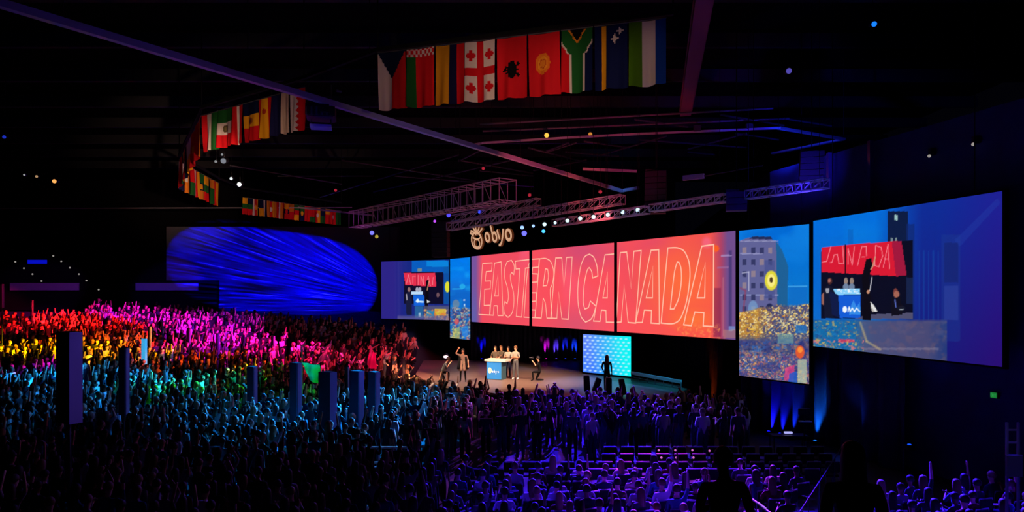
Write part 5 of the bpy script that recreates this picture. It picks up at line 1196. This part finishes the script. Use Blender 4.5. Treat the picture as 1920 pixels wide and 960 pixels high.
# ------------------------------------------------------------------ sign towers
M_pyl = mat('tower_panel', (44,50,70), .7); M_pyls = mat('tower_side', (120,120,150), .7); M_lcy = mat('tower_lit_cyan', (120,200,230), .6, emit=(60,180,240), es=.8)  # the cyan one glows to paint in light falling on its panels
for x0, x1, y0, y1, D, lb in PY:
    cx = (x0+x1)/2; wd = (x1-x0)/F*D; X = (cx-960)/F*D; zt = CZ-(y0-HOR)/F*D; zb = CZ-(y1-HOR)/F*D; g = gnd(X, D)
    MF = M_dark if D == 15.5 else None
    t = empty('sign_tower', (X,D,g), lb, 'sign tower'); w2 = wd*.5
    face = M_lcy if 'glowing cyan' in lb else (MF or M_pyl)
    # triangular column: broad front face and a narrow side turned to the stage
    kx = .62 if D > 16 else .5; q3 = lambda px_, D_: ((px_-960)/F*D_, D_)
    pts = [q3(x0,D), q3(x0+(x1-x0)*kx,D-.25), q3(x1,D), q3(cx+2,D+.35)]
    def panel(a, b, m, nm):
        V = [(a[0],a[1],zb),(b[0],b[1],zb),(b[0],b[1],zt),(a[0],a[1],zt)]; o = mesh_obj(nm, V, [(0,1,2,3)], m, t); md = o.modifiers.new('t','SOLIDIFY'); md.thickness = .03
    panel(pts[0],pts[1],face,'front_panel'); panel(pts[1],pts[2],face if face is M_lcy else M_pyls,'side_panel'); panel(pts[2],pts[3],M_pyl,'rear_panel'); panel(pts[3],pts[0],M_pyl,'rear_panel')  # front darker than side, so shade is put into the panel colours
    mesh_obj('cap', [(p_[0],p_[1],zt) for p_ in pts], [(0,1,2,3)], M_dark, t)
    rod('pole', (X,D,g), (X,D,zb+.1), .035, M_darkmetal, t); rod('base', (X,D,g), (X,D,g+.05), .28, M_dark, t)
    if D < 45:
        c_ = {37:CYA,40:MAG,42:ORA,31:CYA}.get(D, (70,110,255)); 
        if D == 15.5: beam((X+6,D+2.5,6.5), (X,D,(zt+zb)/2), 1.6, (130,95,240), 1.6, .8)
        elif cx < 10: beam((X+5,D-6,9), (X,D,(zt+zb)/2), 1.2, PNK, 2, .8)
        else: beam((X+6,D+1 if D > 30 else D+1.5,8), (X,D,(zt+zb)/2), 1.3, c_, 1.2, .8)
        if 22 < D < 28: beam((X+2.5,D-7,8), (X,D,(zt+zb)/2), 1.3, (20,60,220), .16, .8)
    else: beam((X+3,D-7,9), (X,D,(zt+zb)/2), 1.0, PNK if cx < 100 else (110,60,255), 2, .8)

# ------------------------------------------------------------------ waving flags in the crowd
def wave_flag(P, D, m, label, pole):
    V = []; Fc = []; n_ = 10; (a, b, c, d) = P
    t = empty('hand_flag', at(pole[1][0],pole[1][1],D), label, 'flag')
    for i in range(n_+1):
        for j in range(n_+1):
            s = i/n_; r = j/n_
            x = (a[0]*(1-s)+b[0]*s)*(1-r)+(d[0]*(1-s)+c[0]*s)*r; y = (a[1]*(1-s)+b[1]*s)*(1-r)+(d[1]*(1-s)+c[1]*s)*r
            q = at(x, y, D); q.y += .14*math.sin(s*7+r*2)+.05*math.sin(r*9); V.append(q)
    for i in range(n_):
        for j in range(n_): k = i*(n_+1)+j; Fc.append((k,k+1,k+n_+2,k+n_+1))
    mesh_obj('cloth', V, Fc, m, t, smooth=True); rod('pole', at(*pole[0],D), at(*pole[1],D), .02, M_metal, t)
wave_flag([(621,638),(612,672),(590,686),(606,660)], 34, mat('flag_pink',(235,190,210),.8,transl=.3), 'pale pink waving flag held above the magenta crowd', ((622,637),(612,700)))
wave_flag([(566,680),(598,684),(602,722),(578,712)], 28.5, mat('flag_green',(40,170,80),.8,transl=.3), 'dark green waving flag between two sign towers', ((566,650),(567,760)))
wave_flag([(694,650),(703,662),(706,692),(686,690)], 36, mat('flag_magenta',(190,30,120),.8,transl=.3), 'dull magenta flag held up left of the stage', ((696,649),(694,715)))
beam((-3,26,10), at(607,662,34), 1.2, PNK, 6, .8); beam((-3,22,10), at(584,700,28.5), 1.2, GRN, 4, .8); beam((-2,28,10), at(697,670,36), 1, PNK, 3, .8)

# ------------------------------------------------------------------ railings
def railing(a, b, z, label, m=M_metal, nposts=6, rails=(1.0,.55)):
    a = Vector(a); b = Vector(b); t = empty('railing', (a.x,a.y,gnd(a.x,a.y)), label, 'railing')
    for f_ in rails: rod('rail', (a.x,a.y,z*f_), (b.x,b.y,z*f_), .03, m, t)
    for i in range(nposts):
        q = a.lerp(b, i/(nposts-1)); rod('post', (q.x,q.y,0), (q.x,q.y,z), .025, m, t)
railing((-16.4,21),(-6.9,21),1.12,'long dim railing crossing the left crowd under the sign towers', nposts=9)
railing((at(683,0,20.6).x,20.6),(at(765,0,20.6).x,20.6),1.2,'short bright cyan lit railing below the broadest sign tower', M_white, 4, (1.0,.62,.5))
beam((-2,27,9), at(722,840,20.6), 1.2, (90,170,255), 5, .8)
t = empty('aisle_handrail', (5.5,18,0), 'slanting aisle handrail with short glowing strips near the bottom', 'railing')
ha = at(1352,890,18.4); hb = at(1470,982,14.2); rod('rail', ha, hb, .025, M_darkmetal, t)
M_strip = mat('strip_light', (0,0,0), emit=(150,110,150), es=.9)
for s0, s1 in ((.08,.12),(.22,.34),(.42,.53),(.64,.76)): rod('light_strip', ha.lerp(hb,s0)+Vector((0,-.03,.02)), ha.lerp(hb,s1)+Vector((0,-.03,.02)), .022, M_strip, t)
for s in (0,.35,.7,1): q = ha.lerp(hb,s); rod('post', (q.x,q.y,0), q, .02, M_darkmetal, t)
t = empty('aisle_barrier', (8.5,19,0), 'dull steel barrier edge beside the dark aisle at the lower right', 'railing')
ha = at(1496,965,15.1); hb = at(1588,824,22.8); rod('rail', ha, hb, .014, M_spk, t)
for s in (0,.33,.66,1): q = ha.lerp(hb,s); rod('post', (q.x,q.y,0), q, .025, M_darkmetal, t)
# equipment under the tall screen
t = empty('music_stand', (at(1508,0,24.6).x,24.6,0), 'dark lectern like stand before the blue curtain under the tall screen', 'stand')
q = at(1508,790,24.6); box('desk_plate', q+Vector((0,0,.35)), (.42,.06,.22), M_fix, t); rod('pole', (q.x,q.y,0.02), q+Vector((0,0,.35)), .025, M_fix, t); box('tray', q+Vector((0,-.05,.0)), (.45,.2,.04), M_metal, t); rod('base', (q.x,q.y,0), (q.x,q.y,.05), .22, M_fix, t)
t = empty('mixing_table', (at(1478,0,25.2).x,25.2,0), 'small dark table with a lit lamp under the tall screen', 'table'); q = at(1478,812,25.2)
box('table_top', (q.x,q.y,q.z-.08), (1.3,.5,.05), M_fix, t)
for dx in (-.6,.6):
    for dy in (-.2,.2): rod('leg', (q.x+dx,q.y+dy,0), (q.x+dx,q.y+dy,q.z-.09), .02, M_fix, t)
box('lamp_bar', q+Vector((0,0,.02)), (.28,.1,.06), mat('lamp_bar',(0,0,0),emit=(170,170,240),es=1.1), t)

# ------------------------------------------------------------------ chairs
M_seat = mat('chair_cloth', (20,20,26), .8, spec=.1); M_cleg = mat('chair_steel', (120,115,130), .4, .6)
def chair_proto():
    t = empty('stacking_chair', (0,0,0))
    box('seat', (0,0,.44), (.44,.42,.05), M_seat, t, 0, 'bbox'); o = box('backrest', (0,-.22,.70), (.42,.04,.30), M_seat, t, 0, 'bbox')
    for s in (-1,1):
        rod('back_post', (.2*s,-.2,.42), (.2*s,-.23,.87), .012, M_cleg, t); rod('leg', (.19*s,.18,.42), (.2*s,.2,0), .012, M_cleg, t); rod('leg', (.19*s,-.18,.42), (.2*s,-.22,0), .012, M_cleg, t)
    rod('top_bar', (-.2,-.23,.87), (.2,-.23,.87), .016, M_cleg, t)
    return t
proto = chair_proto(); first = True
def place_chair(x, y, rz_, label, group):
    global first
    if first: r = proto; first = False
    else:
        r = proto.copy(); link(r)
        for ch_ in proto.children:
            c_ = ch_.copy(); link(c_); c_.parent = r; c_.matrix_parent_inverse = ch_.matrix_parent_inverse
    r.location = (x, y, gnd(x,y)); r.rotation_euler = (0,0,rz_); tag(r, label, 'chair', group)
for r_, (y, x0, x1) in enumerate(((22.4,3.2,10.0),(21.4,3.0,9.9),(20.4,-.6,9.6),(19.6,-1.0,9.0))):
    x = x0; nm = ['farthest','second farthest','third farthest','nearest'][r_]; c_i = 0
    while x < x1: place_chair(x, y, 0.0, 'empty steel chair in the %s row between the crowds, %s' % (nm, ORD[c_i]+('' if c_i == 0 else ' from the left')), 'empty chairs between the crowds'); x += .56; c_i += 1
for si, (x, y, g, ang) in enumerate(seat_spots[:210]):
    if si in CHL: place_chair(x, y, ang, CHL[si], 'chairs under the seated audience')

M_pink = mat('pink_glint', (0,0,0), emit=(210,110,200), es=1.0)  # glowing dots added for lit glints along the chair tops
for i, (x, y, D) in enumerate([(1235,844,22.17),(1266,844,22.17),(1298,844,22.17),(1330,845,22.17),(1240,858,21.17),(1268,858,21.17),(1300,858,21.17)]):
    q = at(x, y, D); q.z = min(q.z, .95)
    t = empty('glint_dot', q, 'small glowing pink glint added on top of an empty chair, %s of the %s row' % ((['first','second','third','fourth'][i], 'farther') if i < 4 else (['first','second','third'][i-4], 'nearer')), 'lamp')
    ball('lens', q+Vector((0,-.01,.0)), .035, M_pink, t); box('clip', q+Vector((0,.03,-.03)), (.05,.05,.08), M_fix, t)
